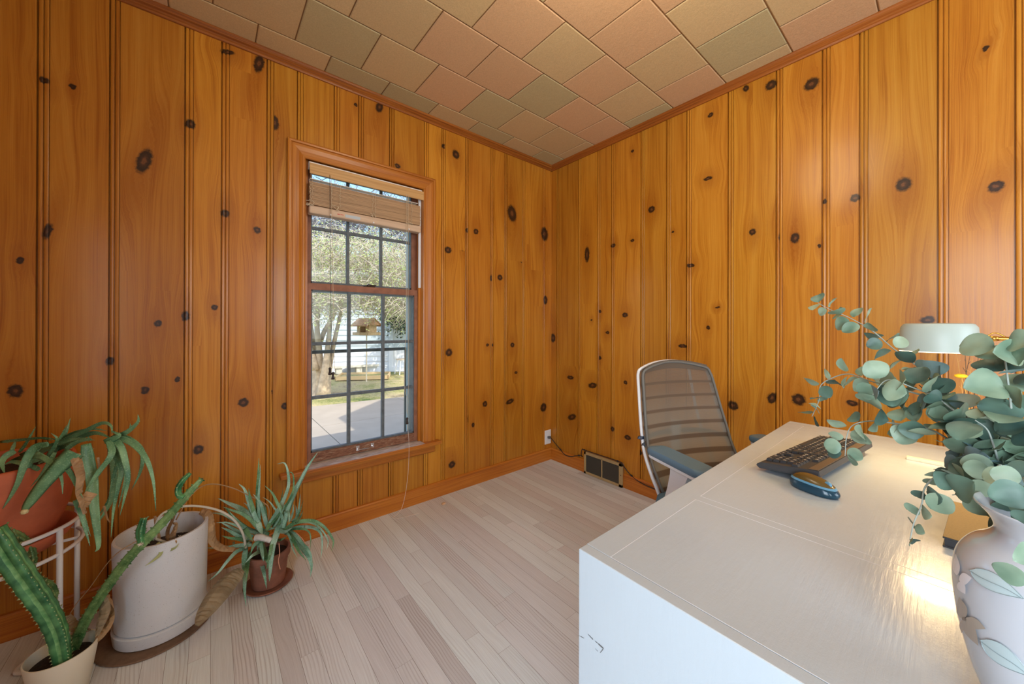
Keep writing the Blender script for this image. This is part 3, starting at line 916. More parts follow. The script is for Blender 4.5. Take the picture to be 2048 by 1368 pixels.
# the house's upper gable, overhead and out of sight: its shade falls on the patio
m = MB()
gp_ = [(-.69, 2.5), (-.69, 4.05), (.40, 5.30), (1.10, 4.98), (4.5, 3.6), (4.5, 2.5)]
n = len(gp_)
m.add([(x_, .30, z_) for x_, z_ in gp_]+[(x_, -3.0, z_) for x_, z_ in gp_],
      [tuple(range(n)), tuple(range(2*n-1, n-1, -1))]+[(i, n+i, n+(i+1) % n, (i+1) % n) for i in range(n)])
o = m.out('wall_upper', bpy.data.materials['outside_siding']); tag(o, kind='structure')
# white garage and vinyl fence at the back of the yard
ga, gb = Vector((.346, 9.888, 0)), Vector((2.71, 8.456, 0))
gd = (gb-ga).normalized(); gn = Vector((gd.y, -gd.x, 0))
if gn.y > 0: gn = -gn
M_VINYL = simple('white_siding', lin(206, 208, 210), .6, var=.03, vscale=2)
gar = empty('garage', ga-gd*1.5, 'pale garage wall with lapped siding behind the bird feeder', 'garage')
m = MB(); e1 = on(776, 700, 1, 9.0)
tE = (Vector((2.05, 8.86, 0))-ga).dot(gd)
z = GZ
while z < 2.6:
    p0, p1 = ga-gd*9, ga+gd*tE
    a = z; b = z+.16
    m.add([p0+Vector((0, 0, a))+gn*.02, p1+Vector((0, 0, a))+gn*.02, p1+Vector((0, 0, b)), p0+Vector((0, 0, b)),
           p0+Vector((0, 0, a)), p1+Vector((0, 0, a))], [(0, 1, 2, 3), (4, 5, 1, 0)])
    z = b
p0, p1 = ga-gd*9, ga+gd*tE
m.add([p1+Vector((0, 0, GZ)), p1-gn*3+Vector((0, 0, GZ)), p1-gn*3+Vector((0, 0, 2.6)), p1+Vector((0, 0, 2.6))], [(0, 1, 2, 3)])
m.out('siding', M_VINYL, gar)
m = MB(); m.add([p0+gn*.3+Vector((0, 0, 2.55)), p1+gn*.3+gd*.3+Vector((0, 0, 2.55)), p1-gn*2+gd*.3+Vector((0, 0, 3.6)), p0-gn*2+Vector((0, 0, 3.6)),
                 p0+gn*.3+Vector((0, 0, 2.45)), p1+gn*.3+gd*.3+Vector((0, 0, 2.45))], [(0, 1, 2, 3), (4, 5, 1, 0)])
m.out('garage_roof', simple('grey_shingles', lin(120, 116, 112), .9), gar)
fen = empty('vinyl_fence', ga+gd*(tE+.4), 'white vinyl board fence beside the garage', 'fence')
m = MB(); m2 = MB()
s_ = tE
while s_ < tE+9:
    a, b = ga+gd*s_, ga+gd*(s_+.145)
    m.add([a+Vector((0, 0, GZ)), b+Vector((0, 0, GZ)), b+Vector((0, 0, 1.08)), a+Vector((0, 0, 1.08)), b+gd*.006-gn*.02+Vector((0, 0, GZ)), b+gd*.006-gn*.02+Vector((0, 0, 1.08))],
          [(0, 1, 2, 3), (1, 4, 5, 2)])
    s_ += .151
m.out('fence_boards', M_VINYL, fen)
mt = Matrix.Translation(ga+gd*tE) @ Matrix(((gd.x, gn.x, 0, 0), (gd.y, gn.y, 0, 0), (0, 0, 1, 0), (0, 0, 0, 1)))
MB().box((0, -.05, 1.06), (9, .06, 1.16), M=mt).box((0, -.05, GZ), (9, .06, GZ+.14), M=mt).out('fence_rail', M_VINYL, fen)
for q in range(4):
    MB().box((2.4*q, -.06, GZ), (2.4*q+.12, .07, 1.24), M=mt).out('fence_post', M_VINYL, fen)

# bird feeder on a pole
fd = on(733, 764, 2, GZ)
dF = float(np.dot(np.array(fd)-CAM, _Fw))
bf = empty('bird_feeder', fd, 'wooden bird feeder with pitched roof on a thin pole in the yard', 'bird feeder')
M_FW = simple('feeder_cedar', lin(196, 160, 116), .8, var=.25, vscale=20)
M_FR = simple('feeder_roof_bark', lin(176, 132, 96), .9, var=.4, vscale=30)
def fz(py): return CAM[2]+(684+SY-py)*dF/F
zt, zr, zp0, zp1 = fz(639), fz(649), fz(670), fz(665)
MF = Matrix.Translation((fd.x, fd.y, 0)) @ Matrix.Rotation(math.radians(-66), 4, 'Z')
hw = 25*dF/F*.88
MB().tube([(fd.x, fd.y, GZ), (fd.x, fd.y, zp0)], .016, 8).out('pole', simple('pale_pole', lin(214, 198, 170), .6), bf)
MB().box((-hw, -.19, zp0), (hw, .19, zp1+.01), M=MF).out('tray', M_FW, bf)
for sx_ in (-1, 1):
    MB().box((sx_*hw*.55-.05, -.12, zp1), (sx_*hw*.55+.06, .12, zr+.03), M=MF).out('seed_box', M_FW, bf)
m = MB(); hr = hw*1.05
for sy_ in (-1, 1):
    m.add([MF @ Vector(v) for v in [(-hr, 0, zt+.04), (hr, 0, zt+.04), (hr, sy_*.25, zr-.02), (-hr, sy_*.25, zr-.02), (-hr, 0, zt+.015), (hr, 0, zt+.015), (hr, sy_*.25, zr-.045), (-hr, sy_*.25, zr-.045)]],
          [(0, 1, 2, 3), (7, 6, 5, 4), (3, 2, 6, 7), (0, 3, 7, 4), (1, 5, 6, 2)])
m.add([MF @ Vector(v) for v in [(hr*.93, -.2, zr-.01), (hr*.93, .2, zr-.01), (hr*.93, 0, zt+.01)]], [(0, 1, 2)])
m.add([MF @ Vector(v) for v in [(-hr*.93, -.2, zr-.01), (-hr*.93, .2, zr-.01), (-hr*.93, 0, zt+.01)]], [(0, 1, 2)])
m.out('feeder_roof', M_FR, bf)

# bench board on blocks by the wall, garden bed, little white wire table, folding chair
bp = [on(622, 752, 2, GZ), on(762, 743, 2, GZ)]
bench = empty('garden_bench', bp[0].lerp(bp[1], .5), 'long grey plank bench low against the garage wall', 'bench')
bdv = (bp[1]-bp[0]).normalized(); bnv = Vector((-bdv.y, bdv.x, 0))
MBm = Matrix(((bdv.x, bnv.x, 0, bp[0].x), (bdv.y, bnv.y, 0, bp[0].y), (0, 0, 1, GZ), (0, 0, 0, 1)))
bl = (bp[1]-bp[0]).length
M_PLK = simple('grey_plank', lin(196, 190, 174), .85, var=.2, vscale=10)
MB().box((0, 0, .17), (bl, .32, .23), M=MBm).out('seat_plank', M_PLK, bench)
for q in range(4):
    MB().box((bl*(.05+.29*q), .04, 0), (bl*(.05+.29*q)+.16, .28, .17), M=MBm).out('support_block', M_PLK, bench)
p = on(735, 762, 2, GZ)
bed = empty('garden_bed', p+Vector((0, .5, 0)), 'raised bed of tan boards behind the feeder pole', 'garden bed')
Mb = Matrix.Translation(p+Vector((.05, .25, 0))) @ Matrix.Rotation(math.radians(-25), 4, 'Z')
MB().box((-.75, 0, 0), (.55, .03, .10), M=Mb).box((-.75, .8, 0), (.55, .83, .10), M=Mb).box((-.75, 0, 0), (-.72, .83, .10), M=Mb).box((.52, 0, 0), (.55, .83, .10), M=Mb).out('bed_boards', simple('tan_board', lin(206, 176, 130), .9), bed)
MB().box((-.72, .03, 0), (.52, .8, .05), M=Mb).out('bed_soil', M_LAWN, bed)
p = on(806, 748, 2, GZ)
tb = empty('garden_chair', p, 'small white wire garden chair with round seat by the fence', 'garden chair')
M_WW = simple('white_wire', lin(226, 224, 220), .5)
MB().lathe([(.001, .42), (.20, .42), (.205, .435), (.2, .45), (.001, .45)], p, 20).out('seat', simple('tan_seat', lin(206, 186, 160), .8), tb)
for q in range(4):
    a = PI/4+q*PI/2
    MB().tube([p+Vector((.17*math.cos(a), .17*math.sin(a), .42)), p+Vector((.25*math.cos(a), .25*math.sin(a), 0))], .012, 6).out('leg', M_WW, tb)
for q in range(3):
    a = 1.0+q*.55
    MB().tube(spline([p+Vector((.19*math.cos(a), .19*math.sin(a), .42)), p+Vector((.24*math.cos(a), .24*math.sin(a), .7)), p+Vector((.2*math.cos(1.55), .2*math.sin(1.55), .9))], 4), .01, 5).out('back_wire', M_WW, tb)

# trees
M_BARK = simple('pale_flaking_bark', lin(178, 156, 128), .9, bump=.8, bscale=14, var=.35, vscale=9)
M_TWIG = simple('pale_twigs', lin(206, 184, 160), .8, var=.2, vscale=3)
M_TWIGD = simple('grey_twigs', lin(150, 140, 140), .8)
M_YLEAF = simple('young_yellow_green_leaf', lin(176, 180, 104), .6, var=.3, vscale=2.5)
M_DLEAF = simple('dark_evergreen_leaf', lin(60, 76, 50), .8, var=.3, vscale=2.5)
rt = random.Random(99)
tree = empty('flowering_tree', on(640, 792, 2, GZ), 'multi-stemmed tree with flaking bark and fresh yellow-green leaves outside the window', 'tree')
TD = 7.3
def pz(px, py, d=TD): return P(px, py, d)
stems = [([(640, 796), (636, 770), (631, 720), (622, 660), (614, 600), (606, 540)], [.24, .17, .10, .075, .05, .02]),
         ([(642, 790), (640, 750), (638, 700), (634, 650), (640, 600), (646, 550), (642, 500)], [.2, .13, .09, .07, .055, .04, .02]),
         ([(646, 790), (650, 745), (655, 700), (660, 650), (662, 610), (657, 560), (664, 500)], [.2, .11, .075, .06, .05, .035, .015]),
         ([(648, 790), (655, 750), (664, 705), (675, 655), (686, 610), (700, 565), (725, 520)], [.2, .11, .07, .055, .045, .03, .015]),
         ([(638, 690), (650, 660), (668, 630), (676, 600), (690, 560), (712, 500)], [.08, .065, .05, .04, .03, .015]),
         ([(632, 740), (622, 700), (612, 660), (598, 620), (580, 560)], [.1, .08, .06, .045, .02])]
m = MB()
for si, (s, rr) in enumerate(stems):
    pts = [pz(x_, y_, TD+.0+.12*math.sin(si*2.1+i*.8)) for i, (x_, y_) in enumerate(s)]
    pts[0].z = min(pts[0].z, GZ) if si < 4 else pts[0].z
    sp_ = spline(pts, 4)
    ri = [rr[min(int(i/4), len(rr)-1)]*(1-(i % 4)/4)+rr[min(int(i/4)+1, len(rr)-1)]*((i % 4)/4) for i in range(len(sp_))]
    m.tube(sp_, [q*.68 for q in ri], 9)
m.out('trunk', M_BARK, tree, smooth=True)
def twig_cloud(regions, n, ln, rad, mb, leafmb, leaves, lsize, depth, droop=.0, seed=1):
    r_ = random.Random(seed)
    for _ in range(n):
        rg = r_.choice(regions)
        px = rg[0]+r_.gauss(0, 1)*rg[2]; py = rg[1]+r_.gauss(0, 1)*rg[3]
        d = depth+r_.uniform(-1.3, 1.3)
        p0 = P(px, py, d)
        dr = Vector((r_.gauss(0, 1), r_.gauss(0, 1), r_.gauss(.2, .8))).normalized()
        L = ln*r_.uniform(.5, 1.3)
        pts = [p0]
        for k in range(3):
            dr = (dr+Vector((r_.gauss(0, .35), r_.gauss(0, .35), r_.gauss(-droop, .3)))).normalized()
            pts.append(pts[-1]+dr*L/3)
        mb.tube(pts, [rad, rad*.75, rad*.5, rad*.2], 3, cap=False)
        for k in range(leaves):
            c = pts[r_.randint(1, 3)]+Vector((r_.gauss(0, .06), r_.gauss(0, .06), r_.gauss(0, .06)))
            a = Vector((r_.gauss(0, 1), r_.gauss(0, 1), r_.gauss(0, 1))).normalized()*lsize*r_.uniform(.6, 1.3)
            b = a.orthogonal().normalized()*lsize*.5
            leafmb.add([c-a, c+b, c+a, c-b], [(0, 1, 2, 3)])
tw = MB(); lf = MB()
regs = [(640, 560, 30, 34), (690, 555, 30, 30), (745, 555, 34, 26), (800, 570, 26, 26), (650, 510, 32, 26), (720, 505, 38, 22), (790, 520, 30, 26), (680, 600, 26, 12), (810, 610, 14, 14), (760, 605, 26, 8), (620, 600, 14, 20)]
twig_cloud(regs, 4200, .40, .0060, tw, lf, 4, .021, TD, .1, 3)
tw.out('twigs', M_TWIG, tree); lf.out('foliage', M_YLEAF, tree)
tree2 = empty('bare_tree', (5.2, 14.5, GZ), 'tall bare grey-twigged tree behind the garage', 'tree')
tw = MB(); lf = MB()
twig_cloud([(640, 440, 40, 30), (700, 450, 45, 30), (770, 455, 45, 30), (820, 480, 30, 40), (640, 490, 40, 30)], 1900, 1.1, .018, tw, lf, 0, .05, 14, 0, 8)
tw.out('twigs', M_TWIGD, tree2)
MB().tube([(5.2, 14.5, GZ), (5.0, 14.3, 2), (4.6, 14, 5)], [.25, .2, .1], 8).out('trunk', M_TWIGD, tree2)
tree3 = empty('evergreen_shrub', (4.0, 9.6, GZ), 'dark evergreen shrub showing over the white fence', 'shrub')
tw = MB(); lf = MB()
twig_cloud([(812, 636, 16, 12), (800, 625, 20, 12)], 260, .3, .01, tw, lf, 10, .06, 10.4, 0, 9)
lf.out('foliage', M_DLEAF, tree3)
MB().tube([(4.0, 9.6, GZ), (3.7, 9.3, 1.1)], .06, 6).out('stem', M_BARK, tree3)

# ================================================================== ON THE WALLS
# wooden slat blind gathered up at the top of the window
bx0, bx1 = WX0+.010, WX1-.012
bl_ = empty('slat_blind', ((bx0+bx1)/2, .0, 1.95), 'tan wooden slat blind gathered up at the top of the window', 'blind')
M_VAL = None
def bamboo(name, c1, c2, sc=90):
    t = NT(name)
    oc = t.obj(); sp = t.n('ShaderNodeSeparateXYZ', {0: oc})
    f = t.noise(t.comb(t.math('MULTIPLY', sp.outputs[0], 3.0), t.math('MULTIPLY', sp.outputs[1], 90.0), t.math('MULTIPLY', sp.outputs[2], float(sc))), 1, 3, .6)
    t.p(Base_Color=t.mix(t.mapr(f, .3, .7), c1, c2), Roughness=.5)
    return t.mat
M_VAL = bamboo('valance_wood', lin(186, 142, 84), lin(214, 172, 112))
M_SLAT = bamboo('slat_wood', lin(156, 124, 88), lin(186, 152, 112))
M_RAIL = bamboo('rail_wood', lin(196, 168, 140), lin(216, 190, 160), 60)
MB().box((bx0+.006, -.018, 1.890), (bx1+.012, -.010, 1.944), bev=.001).out('valance', M_VAL, bl_)
MB().box((bx0+.006, -.0175, 1.9445), (bx1, -.006, 1.949)).out('valance_edge', simple('bright_edge', lin(240, 236, 226), .4), bl_)
MB().box((bx0+.004, .0, 1.925), (bx1-.004, .034, 1.955), bev=.001).out('headrail', simple('white_headrail', lin(230, 228, 220), .4), bl_)
m = MB()
ns = 18
zs0, zs1 = 1.732, 1.846
for i in range(ns):
    z = zs0+(zs1-zs0)*i/(ns-1)
    tl = R0.uniform(-.003, .003); jx = R0.uniform(-.002, .002); jy = R0.uniform(-.002, .002)
    m.add([(bx0+.006+jx, -.012+jy, z+tl*.2), (bx1-.010+jx, -.012+jy, z-.001), (bx1-.010+jx, .034, z+tl), (bx0+.006+jx, .034, z+tl),
           (bx0+.006+jx, -.012+jy, z+.0056), (bx1-.010+jx, -.012+jy, z+.0056), (bx1-.010+jx, .034, z+.0056+tl), (bx0+.006+jx, .034, z+.0056+tl)],
          [(0, 3, 2, 1), (4, 5, 6, 7), (0, 1, 5, 4), (1, 2, 6, 5), (2, 3, 7, 6), (3, 0, 4, 7)])
m.out('slats', M_SLAT, bl_)
# one loose slat just under the headrail
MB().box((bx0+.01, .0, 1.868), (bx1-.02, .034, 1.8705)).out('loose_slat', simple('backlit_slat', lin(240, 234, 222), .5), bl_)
m = MB(); m.box((bx0+.004, -.016, 1.686), (bx1-.004, .036, 1.728), bev=.007)
br = m.out('bottom_rail', M_RAIL, bl_)
MB().box((-1.627, -.0168, 1.695), (-1.548, -.0158, 1.711)).out('maker_tag', simple('pale_tag', lin(176, 190, 198), .4), br)
MB().box((-1.667, -.0168, 1.702), (-1.655, -.0158, 1.707)).box((-1.652, -.0168, 1.7035), (-1.635, -.0158, 1.7065)).out('red_print', simple('red_print', lin(200, 96, 84), .6), br)
for xx in (-1.70, -1.475, -1.262):
    MB().lathe([(.001, 0), (.005, 0), (.004, .003)], (0, 0, 0), 10).out('cord_button', M_WHITEPL, br, local=True)
    b_ = LAST[0]
    b_.matrix_basis = Matrix.Translation((xx-bl_.location.x, -.0165, 1.694-bl_.location.z)) @ Matrix.Rotation(PI/2, 4, 'X')
def ladder(xc, w_, seed):
    r_ = random.Random(seed)
    m = MB()
    for sgn in (-1, 1):
        pts = [(xc+sgn*w_*.5, -.015, 1.86)]
        z = 1.86
        while z > 1.74:
            z -= .006
            pts.append((xc+sgn*w_*.5+r_.uniform(-.005, .005), -.018-r_.uniform(0, .006), z))
        m.tube(pts, .0011, 5)
    loop = [(xc+r_.uniform(-.025, .022), -.019-r_.uniform(0, .006), 1.73+r_.uniform(-.012, .016)) for _ in range(9)]
    m.tube(spline(loop, 4), .0012, 5)
    m.tube([(xc, -.014, 1.90), (xc, -.016, 1.86)], .0008, 5)
    m.out('ladder_cord', M_CORD, bl_)
ladder(-1.675, .040, 1); ladder(-1.475, .012, 2); ladder(-1.262, .026, 3); ladder(bx0+.012, .010, 4)
# pull cords with tassels
def cord(x0, z0, x1, z1, y, name='pull_cord', mat=M_CORD):
    return MB().tube([(x0, y, z0), ((x0+x1)/2, y, (z0+z1)/2), (x1, y, z1)], .0011, 5).out(name, mat, bl_)
def tassel(x_, y, z):
    MB().lathe([(.002, .040), (.0075, .034), (.0055, .026), (.0050, .020), (.0085, .006), (.0085, 0), (.001, -.001)], (x_, y, z), 14).out('tassel', M_TASSEL, bl_, smooth=True)
a = on(663, 733, 1, -.03); b = on(669, 742, 1, -.024)
cord(a.x-.012, 1.90, a.x, a.z, -.03, mat=M_TASSEL); cord(b.x-.02, 1.90, b.x, b.z, -.024)
a = on(660, 744, 1, -.03); tassel(a.x, -.03, a.z-.015)
a = on(666, 752, 1, -.024); tassel(a.x, -.024, a.z-.018)
a = on(814, 838, 1, -.028)
for dx in (-.006, .004):
    MB().tube(spline([(a.x+dx, -.028, 1.90), (a.x+dx*1.2, -.028, 1.2), (a.x+dx*2.6, -.028, .75), (a.x-dx, -.028, .66), (a.x, -.028, a.z+.03)], 5), .0011, 5).out('pull_cord', M_CORD, bl_)
tassel(a.x, -.028, a.z-.03)
pts = [(a.x, -.030, .52), (a.x+.001, -.056, .40), (a.x-.004, -.058, .25), (a.x-.018, -.055, .12), (-1.315, -.05, .03), (-1.345, -.055, .002), (-1.375, -.07, .0015), (-1.36, -.10, .0015), (-1.30, -.115, .0015), (-1.24, -.125, .0015)]
MB().tube(spline(pts, 6), .0010, 5).out('pull_string', M_WHITECORD, bl_)

# outlet plate, plug and black cord with clips
ol = empty('wall_outlet', (-.0425, 0, .188), 'white outlet plate low on the wood wall in the corner', 'outlet')
MB().box((-.078, -.006, .131), (-.007, 0.0, .246), bev=.003).out('cover_plate', M_WHITEPL, ol)
for zz in (.208, .168):
    MB().box((-.057, -.0075, zz-.014), (-.028, -.005, zz+.014), bev=.004).out('socket', M_WHITEPL, ol)
    mk('slot', [], [], None) if False else None
MB().box((-.0435, -.007, .186), (-.0405, -.0058, .190)).out('screw', M_STEEL, ol)
cb = empty('power_cord', (-.012, -.02, .19), 'black power cord clipped along the wood wall from the outlet', 'cord')
MB().box((-.052, -.030, .178), (-.030, -.0076, .198), bev=.004).out('plug', simple('grey_plug', (.12, .12, .12), .5), cb)
wp = [on(px, py, 0, -.006) for px, py in ((1106, 881), (1113, 890), (1121, 899), (1132, 909), (1143, 912), (1158, 911), (1165, 913))]
wp = [Vector((-.034, -.028, .185)), Vector((-.022, -.026, .176))]+[Vector((-.018, q.y, q.z)) if q.z < .1 else Vector((-.006, q.y, q.z)) for q in wp]
zr1 = .168
tp = [Vector((-.018, -.335, .125)), Vector((-.020, -.345, zr1+.004)), Vector((-.026, -.37, zr1+.006)), Vector((-.026, -.5, zr1+.006)), Vector((-.026, -.66, zr1+.006)), Vector((-.022, -.690, zr1)), Vector((-.006, -.715, .125)), Vector((-.006, -.755, .088+.010)), Vector((-.0165, -.83, .078)), Vector((-.0165, -.95, .070)), Vector((-.0165, -1.2, .06)), Vector((-.0165, -1.6, .05))]
MB().tube(spline(wp+tp, 5), .0030, 7).out('cable', M_BLACKRUB, cb, smooth=True)
for q in (wp[4], wp[7], tp[2], tp[4], tp[7]):
    MB().box(tuple(q+Vector((-.005, -.006, -.005))), tuple(q+Vector((.004, .006, .006))), bev=.002).out('cord_clip', M_BLACKRUB, cb)

# heat register on the right wall
f_ = -.030
ra, rb = on(1168, 905, 0, f_), on(1244, 977, 0, f_)
ry0, ry1, rz0, rz1 = ra.y, rb.y, 0.0, .165
rg = empty('heat_register', (f_, (ry0+ry1)/2, 0), 'tan metal floor-level heat register with two dark louvre panels', 'vent')
M_REG = simple('tan_enamel', lin(176, 150, 104), .45, var=.08)
m = MB(); fr = .020
m.box((f_, ry1, rz0+.002), (f_+.012, ry0, rz0+fr), bev=.001); m.box((f_, ry1, rz1-fr), (f_+.012, ry0, rz1), bev=.001)
m.box((f_, ry1, rz0+.002), (f_+.012, ry1+fr*1.3, rz1), bev=.001); m.box((f_, ry0-fr*.8, rz0+.002), (f_+.012, ry0, rz1), bev=.001)
yc = (ry0-fr*.8+ry1+fr*1.3)/2
m.box((f_, yc-.004, rz0+.01), (f_+.012, yc+.004, rz1-.01), bev=.001)
m.out('frame', M_REG, rg)
MB().box((f_+.008, ry1+.001, rz0+.002), (0, ry0-.001, rz1-.001)).out('box', simple('register_side', lin(150, 104, 56), .5), rg)
m = MB(); z = rz0+fr
while z < rz1-fr:
    for ya, yb_ in ((ry1+fr*1.3, yc-.004), (yc+.004, ry0-fr*.8)):
        m.add([(f_+.003, ya, z), (f_+.003, yb_, z), (f_+.0075, yb_, z+.004), (f_+.0075, ya, z+.004)], [(0, 1, 2, 3)])
    z += .0052
m.out('louvres', simple('dark_louvre', lin(92, 90, 82), .5, metal=.3), rg)
MB().lathe([(.001, 0), (.004, 0), (.003, .002)], (0, 0, 0), 10).out('screw', M_GAP, rg, local=True)
LAST[0].matrix_basis = Matrix.Translation((f_-.0005-rg.location.x, ry1+.010-rg.location.y, .085)) @ Matrix.Rotation(-PI/2, 4, 'Y')

# ================================================================== THE DESK AND WHAT STANDS ON IT
DX0, DX1, DY0, DY1, DZ = -1.738, -.512, -2.385, -1.735, .750
desk = empty('desk', (-1.12, -2.06, 0), 'large glossy white painted desk with thin inlaid lines on its top', 'desk')
MB().box((DX0+.0205, DY0, DZ-.022), (DX1-.0225, DY1, DZ), bev=.0008).out('desktop', M_DESK, desk)
M_LINE = simple('raised_paint_line', (.56, .59, .62), .3)
m = MB()
def ridge(a, b, w_=.0007, h=.0003):
    a, b = Vector((*a, DZ)), Vector((*b, DZ))
    t_ = (b-a).normalized(); s_ = Vector((-t_.y, t_.x, 0))*w_
    up = Vector((0, 0, h))
    m.add([a-s_, a+s_, b+s_, b-s_, a+up, b+up], [(0, 4, 5, 3), (4, 1, 2, 5)])
ridge((-1.7172, -1.780), (-1.7172, DY0+.04)); ridge((-1.717, -1.780), (-1.425, -1.782)); ridge((-1.425, -1.782), (-1.425, DY0+.04)); ridge((-1.402, -1.782), (-1.402, DY0+.04)); ridge((-1.402, -1.782), (-.56, -1.786))
m.out('inlay_lines', M_LINE, desk)
sp_ = MB().box((DX0, DY0, 0), (DX0+.0203, DY1, DZ), bev=.0015).out('side_panel', M_DESK, desk)
MB().box((DX1-.0222, DY0, 0), (DX1, DY1, DZ), bev=.0015).out('side_panel', M_DESK, desk)
MB().box((DX0+.0205, DY0+.01, .15), (DX1-.0225, DY0+.026, DZ-.0225)).out('back_panel', M_DESK, desk)
MB().box((-1.33, DY0+.026, .02), (-1.315, DY1-.02, DZ-.0225)).out('inner_panel', M_DESK, desk)
for i, (z0, z1) in enumerate(((.04, .30), (.31, .52), (.53, .72))):
    d = MB().box((DX0+.026, DY1-.022, z0), (-1.333, DY1-.004, z1), bev=.002).out('drawer', M_DESK, desk)
    MB().lathe([(.006, 0), (.006, .010), (.014, .016), (.013, .022), (.001, .025)], (0, 0, 0), 14).out('knob', M_STEEL, d, local=True)
    LAST[0].matrix_basis = Matrix.Translation((-1.535-desk.location.x, DY1-.004-desk.location.y, (z0+z1)/2)) @ Matrix.Rotation(-PI/2, 4, 'X')
# scuffs on the side panel
M_SCUFF = simple('dark_scuff', (.10, .10, .10), .7)
m = MB()
for (ax_, ay_, bx_, by_, w_) in ((1156.5, 1270.5, 1168, 1276.5, .0006), (1175.5, 1268, 1186, 1279, .0011), (1190, 1282, 1207, 1297, .0014), (1200, 1306, 1207, 1297, .0010), (1190, 1297, 1196, 1303, .0006)):
    a, b = on(ax_, ay_, 0, DX0-.0003), on(bx_, by_, 0, DX0-.0003)
    dv = (b-a).normalized(); s_ = Vector((0, -dv.z, dv.y))*w_
    k = 7; pts = []
    for i in range(k):
        t_ = i/(k-1); wv = (.3+.9*R0.random())*(1-abs(t_-.6))
        pts.append((a.lerp(b, t_)+s_*wv, a.lerp(b, t_)-s_*wv))
    V = [q for pr in pts for q in pr]
    m.add(V, [(2*i, 2*i+1, 2*i+3, 2*i+2) for i in range(k-1)])
m.out('scuff_marks', M_SCUFF, sp_)

# ---- keyboard
kA = on(1521, 921, 2, .768); kB = on(1640, 872, 2, .772); kC = on(1633, 950, 2, .785); kD = on(1738, 884, 2, .786)
kx = ((kB-kA)+(kD-kC)).normalized(); kx.z = 0; kx.normalize()
KL_ = .44
KLEN = ((kB-kA).length+(kD-kC).length)/2
kc = (kA+kB+kC+kD)/4
kang = math.atan2(kx.y, kx.x)
KDEP = .5*((kC-kA).length+(kD-kB).length)
KW, KD_ = KLEN+.002, KDEP+.002
kb_ = empty('keyboard', (kc.x, kc.y, DZ), 'black computer keyboard with white letters propped on its feet on the desk', 'keyboard', rotz=kang+PI)
# local: x along the rows, +y towards the far side from the typist, tilted up at the back
tilt = math.radians(6.5)
KM = Matrix.Translation((0, 0, .016)) @ Matrix.Rotation(tilt, 4, 'X')
hw_, hd_ = KW/2, KD_/2
kang_local = 0
m = MB()
# rounded slab with a bevelled rim
prof = [(-hd_, 0.003), (-hd_+.006, -.003), (hd_-.004, -.003), (hd_, .002), (hd_-.001, .013), (hd_-.012, .0135), (-hd_+.010, .0105), (-hd_+.002, .007)]
k = len(prof)
V = [KM @ Vector((-hw_+(.004 if 2 < i < 7 else 0), y, z)) for i, (y, z) in enumerate(prof)]+[KM @ Vector((hw_-(.004 if 2 < i < 7 else 0), y, z)) for i, (y, z) in enumerate(prof)]
m.add(V, [(i, k+i, k+(i+1) % k, (i+1) % k) for i in range(k)]+[tuple(range(k)), tuple(range(2*k-1, k-1, -1))])
m.out('case', M_BLACKPL, kb_, local=True)
MB().box((-hw_+.006, hd_-.021, .0137), (hw_-.006, hd_-.003, .0147), M=KM, bev=.0004).out('top_strip', M_TAUPE, kb_, local=True)
for sx_ in (-1, 1):
    MB().box((sx_*hw_*.80-.012, hd_-.016, -.028), (sx_*hw_*.80+.012, hd_-.012, -.003), M=KM @ Matrix.Translation((0, 0, 0)), bev=.001).out('foot', M_TAUPE, kb_, local=True)
# keys: six rows, main block, arrow block and number pad
ux = (KW-.016)/22.6
uy = (KD_-.034)/6.25
def keycap(u, v, w_=1.0, h=1.0):
    cx_ = -hw_+.008+ux*(u+w_/2); cy_ = hd_-.024-uy*(v+h/2)
    a, b = ux*w_/2-.0007, uy*h/2-.0007
    a2, b2 = a-.0016, b-.0016
    zb, zt = .0115, .0175
    V = [(cx_-a, cy_-b, zb), (cx_+a, cy_-b, zb), (cx_+a, cy_+b, zb), (cx_-a, cy_+b, zb), (cx_-a2, cy_-b2, zt), (cx_+a2, cy_-b2, zt), (cx_+a2, cy_+b2, zt), (cx_-a2, cy_+b2, zt)]
    g = MB().add([KM @ Vector(q) for q in V], [(0, 3, 2, 1), (4, 5, 6, 7), (0, 1, 5, 4), (1, 2, 6, 5), (2, 3, 7, 6), (3, 0, 4, 7)])
    return g, cx_, cy_, a2, b2, zt
rows = [[(0, 1)]+[(2+i, 1) for i in range(4)]+[(6.5+i, 1) for i in range(4)]+[(11+i, 1) for i in range(4)]+[(15.3+i, 1) for i in range(3)],
        [(i, 1) for i in range(13)]+[(13, 2)]+[(15.3+i, 1) for i in range(3)]+[(18.6+i, 1) for i in range(4)],
        [(0, 1.5)]+[(1.5+i, 1) for i in range(12)]+[(13.5, 1.5)]+[(15.3+i, 1) for i in range(3)]+[(18.6+i, 1) for i in range(3)],
        [(0, 1.75)]+[(1.75+i, 1) for i in range(11)]+[(12.75, 2.25)]+[(18.6+i, 1) for i in range(3)],
        [(0, 2.25)]+[(2.25+i, 1) for i in range(10)]+[(12.25, 2.75)]+[(16.3, 1)]+[(18.6+i, 1) for i in range(3)],
        [(0, 1.25), (1.25, 1.25), (2.5, 1.25), (3.75, 6.25), (10, 1.25), (11.25, 1.25), (12.5, 1.25), (13.75, 1.25)]+[(15.3+i, 1) for i in range(3)]+[(18.6, 2), (20.6, 1)]]
CH = [list('e')+['f']*12+['p', 's', 'b'], list('`1234567890-=')+['<']+list('ihu')+list('n/*-'), ['t']+list('QWERTYUIOP[]')+['\\']+list('dep')+list('789'),
      ['c']+list("ASDFGHJKL;'")+['r']+list('456'), ['s']+list('ZXCVBNM,./')+['s', '^']+list('123'), list('cwa')+[' ']+list('awmc')+list('<v>')+['0', '.']]
cnt = 0
extra = MB()
